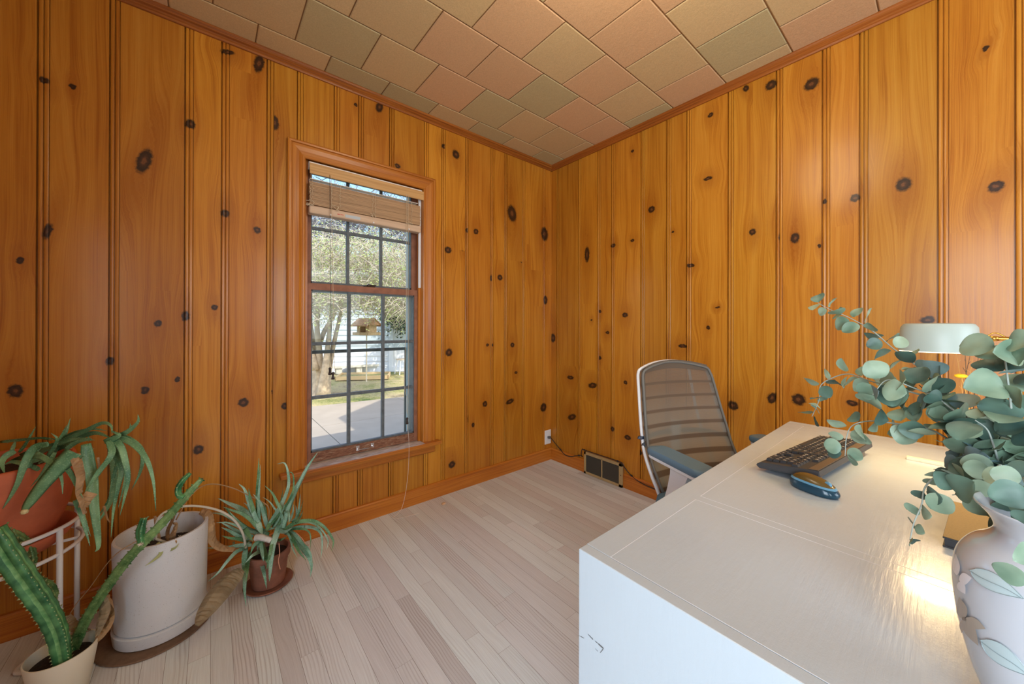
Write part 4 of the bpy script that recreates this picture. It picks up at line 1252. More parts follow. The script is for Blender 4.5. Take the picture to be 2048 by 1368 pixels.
for r_, row in enumerate(rows):
    for i, (u, w_) in enumerate(row):
        g, cx_, cy_, a2, b2, zt = keycap(u, r_+(0.12 if r_ else 0), w_)
        cnt += 1
        ch = CH[r_][i] if i < len(CH[r_]) else ' '
        # the white legend, a few raised strokes on the cap
        lg = MB()
        if ch.strip():
            rr = random.Random(ord(ch)+r_*7+i)
            sx_, sy_ = .0036, .0040
            ox_, oy_ = cx_-a2*.35, cy_+b2*.15
            segs = {'T': [(0, 2, 2, 2), (1, 0, 1, 2)], 'E': [(0, 0, 0, 2), (0, 2, 2, 2), (0, 1, 2, 1), (0, 0, 2, 0)], 'L': [(0, 0, 0, 2), (0, 0, 2, 0)],
                    'I': [(1, 0, 1, 2)], 'H': [(0, 0, 0, 2), (2, 0, 2, 2), (0, 1, 2, 1)], 'F': [(0, 0, 0, 2), (0, 2, 2, 2), (0, 1, 2, 1)], 'V': [(0, 2, 1, 0), (1, 0, 2, 2)],
                    'X': [(0, 0, 2, 2), (0, 2, 2, 0)], 'N': [(0, 0, 0, 2), (0, 2, 2, 0), (2, 0, 2, 2)], 'Z': [(0, 2, 2, 2), (2, 2, 0, 0), (0, 0, 2, 0)], '1': [(1, 0, 1, 2)],
                    '7': [(0, 2, 2, 2), (2, 2, 1, 0)], '4': [(0, 2, 0, 1), (0, 1, 2, 1), (2, 2, 2, 0)], 'A': [(0, 0, 1, 2), (1, 2, 2, 0), (.5, 1, 1.5, 1)], 'K': [(0, 0, 0, 2), (0, 1, 2, 2), (0, 1, 2, 0)],
                    'M': [(0, 0, 0, 2), (0, 2, 1, 1), (1, 1, 2, 2), (2, 2, 2, 0)], 'W': [(0, 2, .5, 0), (.5, 0, 1, 1), (1, 1, 1.5, 0), (1.5, 0, 2, 2)], 'Y': [(0, 2, 1, 1), (2, 2, 1, 1), (1, 1, 1, 0)]}.get(ch.upper() if ch.isalpha() else ch,
                    [(0, 0, 0, 2), (0, 2, 2, 2), (2, 2, 2, 0), (2, 0, 0, 0)] if ch.isalnum() else [(0, 1, 2, 1)])
            for (x0_, y0_, x1_, y1_) in segs:
                a = Vector((ox_+(x0_-1)*sx_/2, oy_+(y0_-1)*sy_/2, zt+.00012)); b = Vector((ox_+(x1_-1)*sx_/2, oy_+(y1_-1)*sy_/2, zt+.00012))
                dv = (b-a).normalized(); s_ = Vector((-dv.y, dv.x, 0))*.00050
                lg.add([KM @ (a-s_), KM @ (b-s_), KM @ (b+s_), KM @ (a+s_)], [(0, 1, 2, 3)])
        for V_, F_, mi in ((lg.v, lg.f, 1),):
            g.add(V_, F_, 1)
        if cnt <= 100:
            g.out('keycap', None, kb_, local=True, mats=[M_KEY, M_LEG])
        else:
            extra.add(g.v, g.f); extra.m[-len(g.f):] = g.m
if extra.v:
    ex = extra.out('keycaps', None, kb_, local=True, mats=[M_KEY, M_LEG]); ex['kind'] = 'stuff'

# ---- mouse
ma, mb_ = on(1586, 968, 2, DZ), on(1672, 1001, 2, DZ)
md = (mb_-ma); mang = math.atan2(md.y, md.x)
mc = (ma+mb_)/2 + Vector((.006, .0, 0))
mo = empty('computer_mouse', (mc.x, mc.y, DZ), 'small oval dark blue mouse with gold-brown top on the desk', 'mouse', rotz=mang)
def mouse_part(f0, f1, grow=1.0, n=40, k=7):
    V = []; Fc = []
    ln, wd, ht = .0475, .0270, .030
    for i in range(k+1):
        t_ = f0+(f1-f0)*i/k
        for j in range(n):
            a = 2*PI*j/n
            wave = .10*math.cos(a)*(1 if 0 < t_ < 1 else 0)
            ph = min(PI/2, max(0, (t_+wave*(1-t_)*t_*2.2)*PI/2))
            r_ = max(0, math.cos(ph))**.62*(.93+.07*min(1, ph*4))
            cx_ = math.copysign(abs(math.cos(a))**.88, math.cos(a))
            h_ = ht*(1-.16*cx_*r_-.12*(cx_*r_)**2)
            V.append((ln*r_*cx_*grow, wd*r_*math.sin(a)*grow*(1-.07*math.cos(a)), .0015+h_*math.sin(ph)**.9*grow))
    for i in range(k):
        for j in range(n):
            Fc.append((i*n+j, i*n+(j+1) % n, (i+1)*n+(j+1) % n, (i+1)*n+j))
    if f0 == 0: Fc.append(tuple(range(n-1, -1, -1)))
    if f1 == 1: Fc.append(tuple(k*n+j for j in range(n)))
    return V, Fc
MB().add(*mouse_part(0, .38)).out('base', M_MOUSE, mo, local=True, smooth=True)
MB().add(*mouse_part(.37, .48, 1.012, k=3)).out('side_band', M_MOUSEB, mo, local=True, smooth=True)
MB().add(*mouse_part(.47, 1.0, k=10)).out('top_shell', simple('dark_olive_gloss', lin(92, 74, 38), .25), mo, local=True, smooth=True)
MB().lathe([(.0015, -.003), (.006, -.003), (.0075, 0), (.006, .003), (.0015, .003)], (0, 0, 0), 16).out('scroll_wheel', M_MOUSEB, mo, local=True, smooth=True)
LAST[0].matrix_basis = Matrix.Translation((.026, 0, .0235)) @ Matrix.Rotation(PI/2, 4, 'X')

# ---- slim white bar and notebook
a = on(1812, 916, 2, DZ+.004)
MB_ = MB().box((a.x-.0, a.y-.13, DZ), (a.x+.016, a.y, DZ+.008), bev=.0015).out('ruler', simple('off_white_plastic', lin(232, 214, 188), .4))
tag(MB_, 'slim off-white bar lying on the desk near the right leaves', 'ruler')
nb_ = empty('notebook', (-1.17, -2.18, DZ), 'gold-brown covered notebook with black edge beside the flower vase', 'notebook')
na = on(1885, 1072, 2, DZ+.017); nbp = on(1905, 1002, 2, DZ+.017)
dv = Vector((nbp.x-na.x, nbp.y-na.y, 0)).normalized(); sv = Vector((dv.y, -dv.x, 0))
L_ = (nbp-na).length
NM = Matrix(((dv.x, sv.x, 0, na.x), (dv.y, sv.y, 0, na.y), (0, 0, 1, DZ), (0, 0, 0, 1)))
MB().box((.0, .0, 0), (L_, .115, .0025), M=NM, bev=.001).box((0, 0, .0135), (L_, .115, .0165), M=NM, bev=.001).out('cover', M_BLACKPL, nb_)
MB().box((.003, .002, .0025), (L_-.003, .112, .0135), M=NM).out('pages', simple('page_edge', (.05, .05, .055), .5), nb_)
MB().box((.0005, .0005, .0166), (L_-.0005, .1145, .0172), M=NM).out('cover_face', simple('gold_brown_cover', lin(140, 112, 62), .6, bump=.6, bscale=900, var=.12, vscale=400), nb_)

# ---- lamp
ld = .885
lc = P(1875, 671, ld)
lampR = .0665
zb_, zt_ = CAM[2]-(699-651)*ld/F, CAM[2]-(643.5-651)*ld/F
lamp = empty('desk_lamp', (lc.x+.06, lc.y-.14, DZ), 'pale grey-green drum desk lamp, lit, on a brass arm', 'lamp')
sh = MB().lathe([(lampR, 0), (lampR-.001, .02), (lampR-.004, zt_-zb_-.010), (lampR-.009, zt_-zb_-.002), (lampR-.014, zt_-zb_), (.001, zt_-zb_+.001),
                 (.001, zt_-zb_-.001), (lampR-.015, zt_-zb_-.003), (lampR-.006, zt_-zb_-.012), (lampR-.003, .02), (lampR-.002, 0)], (lc.x, lc.y, zb_), 56, cap=False)
sh.out('shade', M_SHADE, lamp, smooth=False)
autosmooth(LAST[0], 35)
M_DIFF = emis('lit_diffuser', (1.0, .76, .42), 5.0)
MB().lathe([(.001, .0), (lampR-.0025, .0), (lampR-.0025, .003), (.001, .003)], (lc.x, lc.y, zb_-.0016), 48).out('diffuser', M_DIFF, lamp)
pole = P(1993, 690, ld*.93)
px_, py_ = lc.x+.01, lc.y-.145
m = MB()
zz = CAM[2]-(672-651)*ld/F
m.tube(spline([(lc.x, lc.y-lampR+.004, zz), (lc.x+.004, lc.y-.105, zz), (px_, py_, zz)], 4), .0045, 10)
m.lathe([(.002, -.006), (.008, -.005), (.008, .005), (.002, .006)], (lc.x+.002, lc.y-lampR-.016, zz), 14)
m.out('arm', M_BRASS, lamp, smooth=True)
MB().tube(spline([(lc.x+.002, lc.y-lampR-.006, zz+.004), (lc.x+.002, lc.y-lampR-.018, zz+.013), (lc.x+.002, lc.y-lampR-.032, zz+.004)], 5), .0016, 6).out('thumb_loop', M_BRASS, lamp, smooth=True)
MB().tube([(px_, py_, DZ+.012), (px_, py_, zz+.012)], .007, 14).out('pole', M_BRASS, lamp)
MB().box((px_-.016, py_-.03, zz+.004), (px_+.016, py_+.012, zz+.016), bev=.002).out('pole_cap', M_BLACKPL, lamp)
MB().lathe([(.060, 0), (.062, .004), (.060, .010), (.052, .013), (.001, .013)], (px_, py_, DZ), 36).out('base', M_SHADE, lamp, smooth=False)
ll = bpy.data.lights.new('desk_lamp_bulb', 'AREA'); lo = bpy.data.objects.new('desk_lamp_bulb', ll); C.objects.link(lo)
ll.shape = 'DISK'; ll.size = .11; ll.energy = 1.6; ll.color = (1.0, .68, .32)
lo.parent = lamp; lo.location = (lc.x-lamp.location.x, lc.y-lamp.location.y, zb_-.004-DZ)

# ---- little cup vase with dried twigs and a yellow button flower
vd = 1.01
vc = P(1945, 860, vd); vc.z = DZ
tv = empty('bud_vase', (vc.x, vc.y, DZ), 'small pale yellow fluted bud vase behind the lamp', 'vase')
vh = CAM[2]-(822-651)*vd/F-DZ
V = []; n = 48
prof = [(.012, 0), (.0155, .004), (.0145, vh*.3), (.0150, vh*.7), (.0175, vh), (.0160, vh), (.0135, vh*.7), (.012, .01)]
m = MB()
Fc = []
for r_, z in prof:
    for j in range(n):
        a = 2*PI*j/n
        rr = r_*(1+.07*math.cos(8*a))
        V.append((vc.x+rr*math.cos(a), vc.y+rr*math.sin(a), DZ+z+(.002*math.cos(8*a) if z > vh*.9 else 0)))
for i in range(len(prof)-1):
    for j in range(n):
        Fc.append((i*n+j, i*n+(j+1) % n, (i+1)*n+(j+1) % n, (i+1)*n+j))
Fc.append(tuple(range(n-1, -1, -1))); Fc.append(tuple((len(prof)-1)*n+j for j in range(n)))
m.add(V, Fc).out('body', simple('pale_yellow_green_glaze', lin(226, 226, 176), .3), tv, smooth=True)
base_t = Vector((vc.x, vc.y, DZ+.03))
bt = empty('dried_flower', base_t, 'yellow button flower on a tan stem in the bud vase', 'dried flower')
fc_ = P(1922, 752, vd-.01)
MB().tube(spline([base_t, P(1936, 805, vd), fc_], 6), .0012, 6).out('stem', simple('straw_stem', lin(198, 156, 88), .7), bt)
m = MB(); bm = bmesh.new(); bmesh.ops.create_icosphere(bm, subdivisions=3, radius=1)
rr_ = random.Random(2)
m.add([fc_+Vector((v.co.x*.0125, v.co.y*.0125, v.co.z*.0062+rr_.uniform(-.0005, .0005))) for v in bm.verts], [tuple(v.index for v in f.verts) for f in bm.faces]); bm.free()
m.out('flower_head', simple('bright_yellow', lin(244, 196, 40), .8, bump=.8, bscale=900), bt, smooth=True)
for i, (tipx, tipy, mx_, kx_) in enumerate(((1912, 704, 1924, 3), (1930, 702, 1930, -2), (1948, 700, 1942, 2), (1958, 704, 1950, -2), (1966, 702, 1956, 2), (1940, 712, 1936, 4))):
    tg = MB()
    p0 = Vector((vc.x+.006*math.cos(i), vc.y+.006*math.sin(i), DZ+.03))
    pts = spline([p0, P(mx_+kx_, 800, vd+.004*i), P(mx_-kx_, 755, vd+.004*i), P(tipx, tipy, vd+.006*i)], 5)
    tg.tube(pts, [.0013-.0008*j/(len(pts)-1) for j in range(len(pts))], 5)
    for j in range(5):
        q = pts[5+2*j]; tg.tube([q, q+Vector((rr_.uniform(-.008, .008), rr_.uniform(-.01, .01), rr_.uniform(.006, .016)))], .0006, 4)
    o = tg.out('dried_twig', simple('straw', lin(190, 146, 84), .7) if i % 2 == 0 else simple('dark_twig', lin(84, 66, 48), .7))
    tag(o, ('leftmost tall dried twig behind the yellow button flower', 'dark forked dried twig rising next to the yellow flower', 'pale kinked dried twig in the middle of the bud vase', 'dark dried twig right of the middle in the bud vase', 'rightmost pale dried twig leaning towards the round leaves', 'shorter dark dried twig crossing the others in the bud vase')[i], 'twig', 'dried twigs in the bud vase')

# ---- big porcelain vase
va = Vector((-1.636, -2.176, DZ))
vase = empty('flower_vase', va, 'white porcelain vase painted with pale leaves and flowers at the right edge', 'vase')
zs = lambda z: z
VP = [(.030, 0), (.035, .002), (.041, .014), (.050, .040), (.0575, .075), (.0610, .105), (.0615, .125), (.0590, .142), (.0520, .155), (.0430, .163), (.0380, .170), (.0375, .176), (.0410, .184), (.0475, .192), (.0490, .194), (.0480, .195), (.0440, .190), (.0370, .180), (.0350, .172), (.045, .155), (.055, .135), (.056, .10), (.045, .04), (.03, .008)]
pr = [(r_, z) for (r_, _, z) in spline([(r_, 0, z) for r_, z in VP], 4)]
def vase_mat():
    t = NT('glazed_porcelain')
    t.p(Base_Color=(.50, .525, .56, 1), Roughness=.12, Coat_Weight=.6, Coat_Roughness=.04)
    return t.mat
M_VASE = vase_mat()
MB().lathe(pr, va, 96).out('body', M_VASE, vase, smooth=True)
VPF = [q for q in pr[:46]]
def vr(z):
    z -= DZ
    for (r1, z1), (r2, z2) in zip(VPF[:-1], VPF[1:]):
        if z1 <= z <= z2: return r1+(r2-r1)*(z-z1)/(z2-z1)
    return .05
def on_vase(px, py, lift=.0004):
    """where the sight line meets the painted belly of the vase"""
    r = Vector(ray(px, py)); o_ = Vector(CAM)
    lo_, best = .2, None
    t_ = .22
    while t_ < .5:
        p = o_+r*t_
        rad = math.hypot(p.x-va.x, p.y-va.y)
        if rad <= vr(p.z)+lift:
            lo2, hi2 = t_-.0004, t_
            for _ in range(14):
                mid = (lo2+hi2)/2; p = o_+r*mid
                if math.hypot(p.x-va.x, p.y-va.y) <= vr(p.z)+lift: hi2 = mid
                else: lo2 = mid
            return o_+r*hi2
        best_ = rad
        t_ += .0004
    return None
def decal(name, outline, mat, lift=.0010):
    cx_ = sum(p[0] for p in outline)/len(outline); cy_ = sum(p[1] for p in outline)/len(outline)
    V = []; k = len(outline); rings = 4
    for j in range(rings+1):
        s_ = j/rings
        for (x_, y_) in outline:
            q = on_vase(cx_+(x_-cx_)*s_, cy_+(y_-cy_)*s_, lift)
            if q is None: q = on_vase(cx_, cy_, lift)
            V.append(q)
    Fc = []
    for j in range(rings):
        for i in range(k):
            Fc.append((j*k+i, j*k+(i+1) % k, (j+1)*k+(i+1) % k, (j+1)*k+i))
    return MB().add(V, Fc).out(name, mat, vase, smooth=True)
def leaf_outline(x0, y0, x1, y1, w_, n=14, bulge=.45):
    o = []
    dx, dy = x1-x0, y1-y0; L = math.hypot(dx, dy); nx, ny = -dy/L, dx/L
    for i in range(n):
        t_ = i/n; s_ = math.sin(PI*t_**(bulge*2*.8))
        o.append((x0+dx*t_+nx*w_*s_, y0+dy*t_+ny*w_*s_))
    for i in range(n):
        t_ = 1-i/n; s_ = math.sin(PI*t_**(bulge*2*.8))
        o.append((x0+dx*t_-nx*w_*s_, y0+dy*t_-ny*w_*s_))
    return o
M_PL = simple('painted_pale_blue_leaf', lin(178, 196, 198), .15)
M_PL2 = simple('painted_line', lin(146, 162, 164), .2)
M_PF = simple('painted_taupe_flower', lin(166, 154, 140), .15)
M_PW = simple('painted_white_flower', lin(224, 222, 226), .15)
def z4(x_, y_): return (1860+x_/3.717, 1000+y_/3.717)
def zl(*a): return [z4(*q) for q in a]
for (p0, p1, w_) in ((z4(298, 520), z4(700, 735), 17), (z4(378, 1040), z4(760, 1320), 18)):
    decal('painted_leaf', leaf_outline(*p0, *p1, w_), M_PL)
    pts = [on_vase(p0[0]+(p1[0]-p0[0])*i/8-3, p0[1]+(p1[1]-p0[1])*i/8+2*math.sin(i*.8), .0014) for i in range(9)]
    MB().tube([q for q in pts if q], .0003, 4).out('painted_vein', M_PL2, vase)
    ol_ = [on_vase(x_, y_, .0013) for x_, y_ in leaf_outline(*p0, *p1, w_)]
    MB().tube([q for q in ol_ if q], .00022, 4).out('painted_outline', M_PL2, vase)
fcx, fcy = z4(250, 885)
for dx, dy, w_ in ((-35, -165, 11), (165, 75, 11), (110, 200, 11), (-15, 105, 7)):
    x1_, y1_ = z4(250+dx, 885+dy)
    decal('painted_petal', leaf_outline(fcx, fcy, x1_, y1_, w_), M_PF, .0013)
decal('painted_flower_centre', leaf_outline(fcx-2.5, fcy-4, fcx+2.5, fcy+4, 3), simple('painted_brown', lin(120, 100, 82), .2), .0018)
for (a, b, w_) in ((z4(200, 560), z4(190, 400), 7), (z4(215, 590), z4(310, 580), 12), (z4(212, 610), z4(262, 700), 8)):
    decal('painted_petal', leaf_outline(*a, *b, w_), M_PW, .0011)

# ---- eucalyptus stems
re_ = random.Random(31)
neck = Vector((va.x, va.y, DZ+.17))
def euc_leaf(mb, base, dirv, nrm, L, W, fold=.18, curl=.15):
    """round leaf with a short stalk, slightly folded and cupped; two-sided solid"""
    dirv = dirv.normalized(); nrm = (nrm-dirv*nrm.dot(dirv))
    if nrm.length < 1e-4: nrm = dirv.orthogonal()
    nrm.normalize(); sd_ = dirv.cross(nrm)
    n = 12; V = []; Fc = []
    for i in range(n+1):
        t_ = .5-.5*math.cos(PI*i/n)
        w_ = W*.5*(math.sin(PI*t_)**.56*(1.02-.10*t_)+.01)
        for s_ in (-1, -.5, 0, .5, 1):
            p = base+dirv*(L*(.10+.90*t_))+sd_*(w_*s_)+nrm*(abs(s_)*w_*fold*1.2-L*curl*t_*t_+L*.025*math.sin(7*t_+s_*2.5))
            V.append(p)
    for i in range(n):
        for j in range(4):
            a = i*5+j
            Fc.append((a, a+1, a+6, a+5))
    mb.add(V, Fc)
def euc_stem(name_lbl, pts, size0, size1, n_nodes, mats=(0, 1), start=.15, skip_face=.6, stem_r=(.0014, .0005), dark=False, seed=0):
    r_ = random.Random(seed)
    q = [neck]+[P(*p) for p in pts]
    sp_ = spline(q, 8)
    root = empty('eucalyptus_stem', tuple(neck), name_lbl, 'eucalyptus', group=None)
    N = len(sp_)
    MB().tube(sp_, [stem_r[0]+(stem_r[1]-stem_r[0])*i/(N-1) for i in range(N)], 6).out('stem', M_ESTEM2 if dark else M_ESTEM, root, smooth=True)
    lm = {0: MB(), 1: MB(), 2: MB()}
    # arc-length positions
    cum = [0]
    for i in range(1, N): cum.append(cum[-1]+(sp_[i]-sp_[i-1]).length)
    Lt = cum[-1]
    for k in range(n_nodes):
        s_ = start+(1-start)*(k/(n_nodes-1))
        tgt = s_*Lt
        i = min(range(N), key=lambda j: abs(cum[j]-tgt))
        i = max(1, min(N-2, i))
        tan = (sp_[i+1]-sp_[i-1]).normalized()
        sz = size0+(size1-size0)*s_
        base = tan.orthogonal().normalized()
        rot0 = r_.uniform(0, PI)+k*PI/2
        for h in (0, PI):
            a = rot0+h+r_.uniform(-.3, .3)
            out = Matrix.Rotation(a, 3, tan) @ base
            dv_ = (out*1.0+tan*r_.uniform(.1, .6)+Vector((0, 0, r_.uniform(-.15, .1)))).normalized()
            tocam = (Vector(CAM)-sp_[i]).normalized()
            nr = (tan*r_.uniform(.3, 1)+tocam*skip_face*r_.uniform(.4, 1.3)+Vector((r_.gauss(0, .3), r_.gauss(0, .3), r_.gauss(.1, .3))))
            L = sz*r_.uniform(.62, 1.0)
            mi = mats[0] if r_.random() < .6 else (mats[1] if r_.random() < .88 else 2)
            euc_leaf(lm[mi], sp_[i]+dv_*.002, dv_, nr, L, L*r_.uniform(.82, 1.1), fold=r_.uniform(.02, .35), curl=r_.uniform(-.05, .35))
    for mi, mm in ((0, M_EUC), (1, M_EUC2), (2, M_EUC3)):
        if lm[mi].v:
            lm[mi].out('foliage', mm, root, smooth=True)
    return root
euc_stem('eucalyptus stem arching highest to the upper left, tip beside the lamp', [(1985, 920, .385), (1925, 820, .43), (1860, 752, .48), (1790, 700, .54), (1745, 662, .57), (1700, 636, .60), (1662, 620, .62), (1636, 606, .63)], .036, .028, 19, seed=3, start=.22)
euc_stem('eucalyptus stem bending left and drooping over the far desk corner', [(1975, 920, .385), (1900, 815, .43), (1800, 778, .48), (1740, 762, .53), (1697, 748, .56), (1662, 757, .58), (1641, 772, .59), (1638, 800, .59), (1624, 833, .60)], .036, .025, 17, seed=5, start=.22)
euc_stem('eucalyptus stem hanging down over the keyboard', [(1965, 945, .385), (1905, 885, .41), (1850, 855, .44), (1790, 847, .47), (1738, 842, .49), (1704, 852, .50), (1693, 876, .50), (1690, 912, .50)], .034, .025, 17, seed=7, start=.20)
euc_stem('eucalyptus stem with broad round leaves dangling beside the notebook', [(1975, 975, .375), (1925, 945, .385), (1878, 950, .39), (1850, 975, .39), (1843, 1010, .385), (1828, 1045, .385), (1820, 1080, .385)], .032, .015, 10, seed=9, start=.15, skip_face=1.2)
euc_stem('eucalyptus stem of big overlapping leaves left of the lamp shade', [(1985, 920, .38), (1935, 850, .41), (1880, 800, .43), (1825, 775, .45), (1775, 760, .46), (1745, 790, .46)], .038, .032, 15, seed=11, start=.25, skip_face=1.1)
euc_stem('eucalyptus stem rising upright at the right, top leaf beside the lamp', [(2036, 930, .375), (2026, 850, .37), (2018, 780, .37), (2010, 720, .37), (2004, 690, .37)], .037, .036, 13, seed=13, start=.25, skip_face=1.3)
euc_stem('eucalyptus stem at the far right, leaning out of the picture', [(2060, 930, .37), (2070, 850, .36), (2062, 770, .36), (2056, 705, .36)], .034, .034, 9, seed=15, start=.25, skip_face=1.2)
euc_stem('dark woody eucalyptus stem behind the others, crossing the bud vase', [(1990, 930, .40), (1950, 880, .43), (1905, 835, .46), (1870, 800, .48), (1838, 770, .50)], .030, .024, 8, mats=(1, 0), dark=True, seed=17, start=.3)
euc_stem('short leafy eucalyptus stem low in front of the bouquet', [(2005, 985, .36), (1965, 960, .365), (1925, 985, .365), (1905, 990, .365)], .032, .028, 6, mats=(1, 0), seed=19, start=.2, skip_face=1.1)
euc_stem('eucalyptus stem spilling over the front rim of the vase', [(2050, 965, .300), (2066, 972, .262), (2078, 1010, .248), (2084, 1060, .242), (2084, 1120, .239), (2078, 1170, .238)], .026, .022, 8, mats=(0, 1), seed=21, start=.25, skip_face=1.3, stem_r=(.0008, .0004))
euc_stem('eucalyptus stem filling the middle of the bouquet, leaves facing forward', [(2010, 950, .365), (1990, 900, .37), (1975, 860, .375), (1950, 840, .38)], .032, .028, 7, mats=(1, 0), seed=23, start=.3, skip_face=1.0)
euc_stem('leafy eucalyptus stem beneath the upright one, right of the notebook', [(2020, 960, .355), (2000, 930, .355), (1990, 960, .345), (2010, 1000, .335)], .032, .030, 7, mats=(0, 1), seed=25, start=.3, skip_face=1.2)
euc_stem('eucalyptus stem reaching left at mid height, leaves over the white bar', [(1985, 940, .38), (1945, 915, .39), (1915, 925, .39), (1900, 945, .39)], .032, .028, 6, mats=(2, 0), seed=27, start=.3, skip_face=1.0)

# ================================================================== THE CHAIR
ch = empty('office_chair', (-.703, -1.52, 0), 'office chair with taupe striped mesh back, white frame and blue-grey arm pads', 'chair', rotz=math.atan2(-.386, .923))
def mesh_mat():
    t = NT('taupe_chair_mesh')
    uv = t.n('ShaderNodeUVMap', uv_map='uv').outputs[0]
    sp = t.n('ShaderNodeSeparateXYZ', {0: uv})
    v = sp.outputs[1]
    period = .054
    fr = t.math('FRACT', t.math('DIVIDE', v, period))
    band = t.math('MULTIPLY', t.mapr(fr, .0, .05), t.mapr(fr, t.mapr(v, .5, .95, .60, .90), t.mapr(v, .5, .95, .66, .95), 1, 0))
    wv = t.math('MULTIPLY', t.math('ADD', t.math('SINE', t.math('MULTIPLY', sp.outputs[0], 2500.0)), t.math('SINE', t.math('MULTIPLY', v, 2500.0))), .05)
    dens = t.math('ADD', t.mapr(band, 0, 1, .93, .76), wv)
    t.p(Base_Color=t.mix(band, lin(88, 74, 60), t.mix(t.mapr(v, .55, .85), lin(136, 134, 122), lin(104, 92, 78))), Roughness=.8)
    tr = t.n('ShaderNodeBsdfTransparent')
    mx = t.n('ShaderNodeMixShader', {0: dens, 1: tr.outputs[0], 2: t.b.outputs[0]})
    t.t.links.new(mx.outputs[0], t.o.inputs[0])
    return t.mat
prof_b = [(.44, .045, .175), (.48, .030, .200), (.52, .040, .213), (.57, .065, .218), (.62, .090, .217), (.68, .108, .213), (.75, .128, .205), (.83, .148, .196), (.89, .164, .189), (.912, .169, .184), (.924, .172, .176), (.931, .174, .162)]
prof_b = [tuple(q) for q in spline(prof_b, 3)]
nu = 14
V = []; Fc = []; UV = []
def back_pt(z, b, w_, s_, off=0.0):
    return Vector((w_*s_, b+.030*(1-s_*s_)+off, z))
npf = len(prof_b)
for i, (z, b, w_) in enumerate(prof_b):
    for j in range(nu+1):
        s_ = -1+2*j/nu
        top = max(0, (z-.86)/.065)
        zz = z+(.024*(1-s_*s_))*min(1, top) if top > 0 else z
        if z < .50: zz = z-.02*(1-s_*s_)*(.5-z)/.06
        V.append(back_pt(zz, b, w_, s_)); UV.append((w_*s_, z))
for i in range(npf-1):
    for j in range(nu):
        a = i*(nu+1)+j
        Fc.append((a, a+1, a+nu+2, a+nu+1))
o = mk('back_mesh', V, Fc, mesh_mat(), ch, smooth=True, local=True)
uvl = o.data.uv_layers.new(name='uv')
for p in o.data.polygons:
    for li in p.loop_indices: uvl.data[li].uv = UV[o.data.loops[li].vertex_index]
left = [V[i*(nu+1)] for i in range(npf)]; right = [V[i*(nu+1)+nu] for i in range(npf)]
topv = [V[(npf-1)*(nu+1)+j] for j in range(nu+1)]; botv = [V[j] for j in range(nu+1)]
loop = left+topv[1:-1]+right[::-1]+botv[::-1][1:-1]
def round_corner(lp): return lp
MB().tube([Vector((q.x*.985, q.y+.018, q.z-.004)) for q in loop], .0066, 8, closed=True).out('back_frame', M_WHITEPL, ch, smooth=True, local=True)
MB().tube([q*1.0+Vector((-.009*math.copysign(1, q.x) if abs(q.x) > .05 else 0, -.005, -.006 if q.z > .9 else 0)) for q in loop], .0055, 8, closed=True).out('back_edging', simple('grey_blue_edging', lin(104, 102, 96), .7), ch, smooth=True, local=True)
tp_ = [q+Vector((0, -.006, -.010)) for q in topv]
m = MB(); k = len(tp_)
m.add([q+Vector((0, -.001, .0135)) for q in tp_]+[q+Vector((0, -.001, -.014-.010*(1-(2*i_/(k-1)-1)**2)) ) for i_, q in enumerate(tp_)], [(i, i+1, k+i+1, k+i) for i in range(k-1)]).out('top_band', simple('taupe_band', lin(92, 78, 64), .8), ch, smooth=True, local=True)
# rear structure seen through the mesh
for s_ in (-.70, .62):
    m = MB()
    pts = [back_pt(z, b, w_, s_, .030+.02*math.sin(PI*(z-.44)/.5)) for z, b, w_ in prof_b[2:-1]]
    k = len(pts)
    m.add([q+Vector((-.008, 0, 0)) for q in pts]+[q+Vector((.008, 0, 0)) for q in pts], [(i, i+1, k+i+1, k+i) for i in range(k-1)])
    m.out('back_rib', M_WHITEPL if s_ > 0 else simple('grey_rib', lin(110, 100, 90), .6), ch, smooth=True, local=True)
MB().tube(spline([(0, .10, .42), (0, .15, .52), (0, .175, .62), (0, .17, .70)], 5), [.022]*16, 10).out('back_spine', M_WHITEPL, ch, smooth=True, local=True)
m = MB(); m.tube(spline([(-.215, .105, .63), (-.14, .165, .645), (0, .185, .65), (.14, .165, .645), (.215, .105, .63)], 5), .010, 8)
m.out('lumbar_support', simple('dark_lumbar', lin(70, 76, 84), .6), ch, smooth=True, local=True)
MB().lathe([(.001, -.004), (.016, -.003), (.020, .0), (.016, .008), (.001, .009)], (-.214, .120, .655), 18, sy=.5).out('lumbar_knob', simple('dark_navy_plastic', lin(46, 54, 70), .4), ch, smooth=False, local=True)
# seat
def rounded_slab(x0, x1, y0, y1, z0, z1, r, n=5, crown=0.0):
    out = []
    for cx_, cy_, a0 in ((x1-r, y1-r, 0), (x0+r, y1-r, PI/2), (x0+r, y0+r, PI), (x1-r, y0+r, 3*PI/2)):
        for i in range(n+1):
            a = a0+PI/2*i/n
            out.append((cx_+r*math.cos(a), cy_+r*math.sin(a)))
    cx_, cy_ = (x0+x1)/2, (y0+y1)/2
    V = []; k = len(out)
    lv = [(.0, .93), (.15, .985), (.5, 1.0), (.85, .985), (1.0, .94), (1.0+crown*.7, .80), (1.0+crown, .4)]
    for t_, s_ in lv:
        for x_, y_ in out: V.append((cx_+(x_-cx_)*s_, cy_+(y_-cy_)*s_, z0+(z1-z0)*t_))
    Fc = []
    for i in range(len(lv)-1):
        for j in range(k): Fc.append((i*k+j, i*k+(j+1) % k, (i+1)*k+(j+1) % k, (i+1)*k+j))
    Fc.append(tuple(range(k-1, -1, -1))); Fc.append(tuple((len(lv)-1)*k+j for j in range(k)))
    return V, Fc
MB().add(*rounded_slab(-.245, .245, -.46, .045, .415, .475, .07, crown=.15)).out('seat', M_SEATF, ch, smooth=True, local=True)
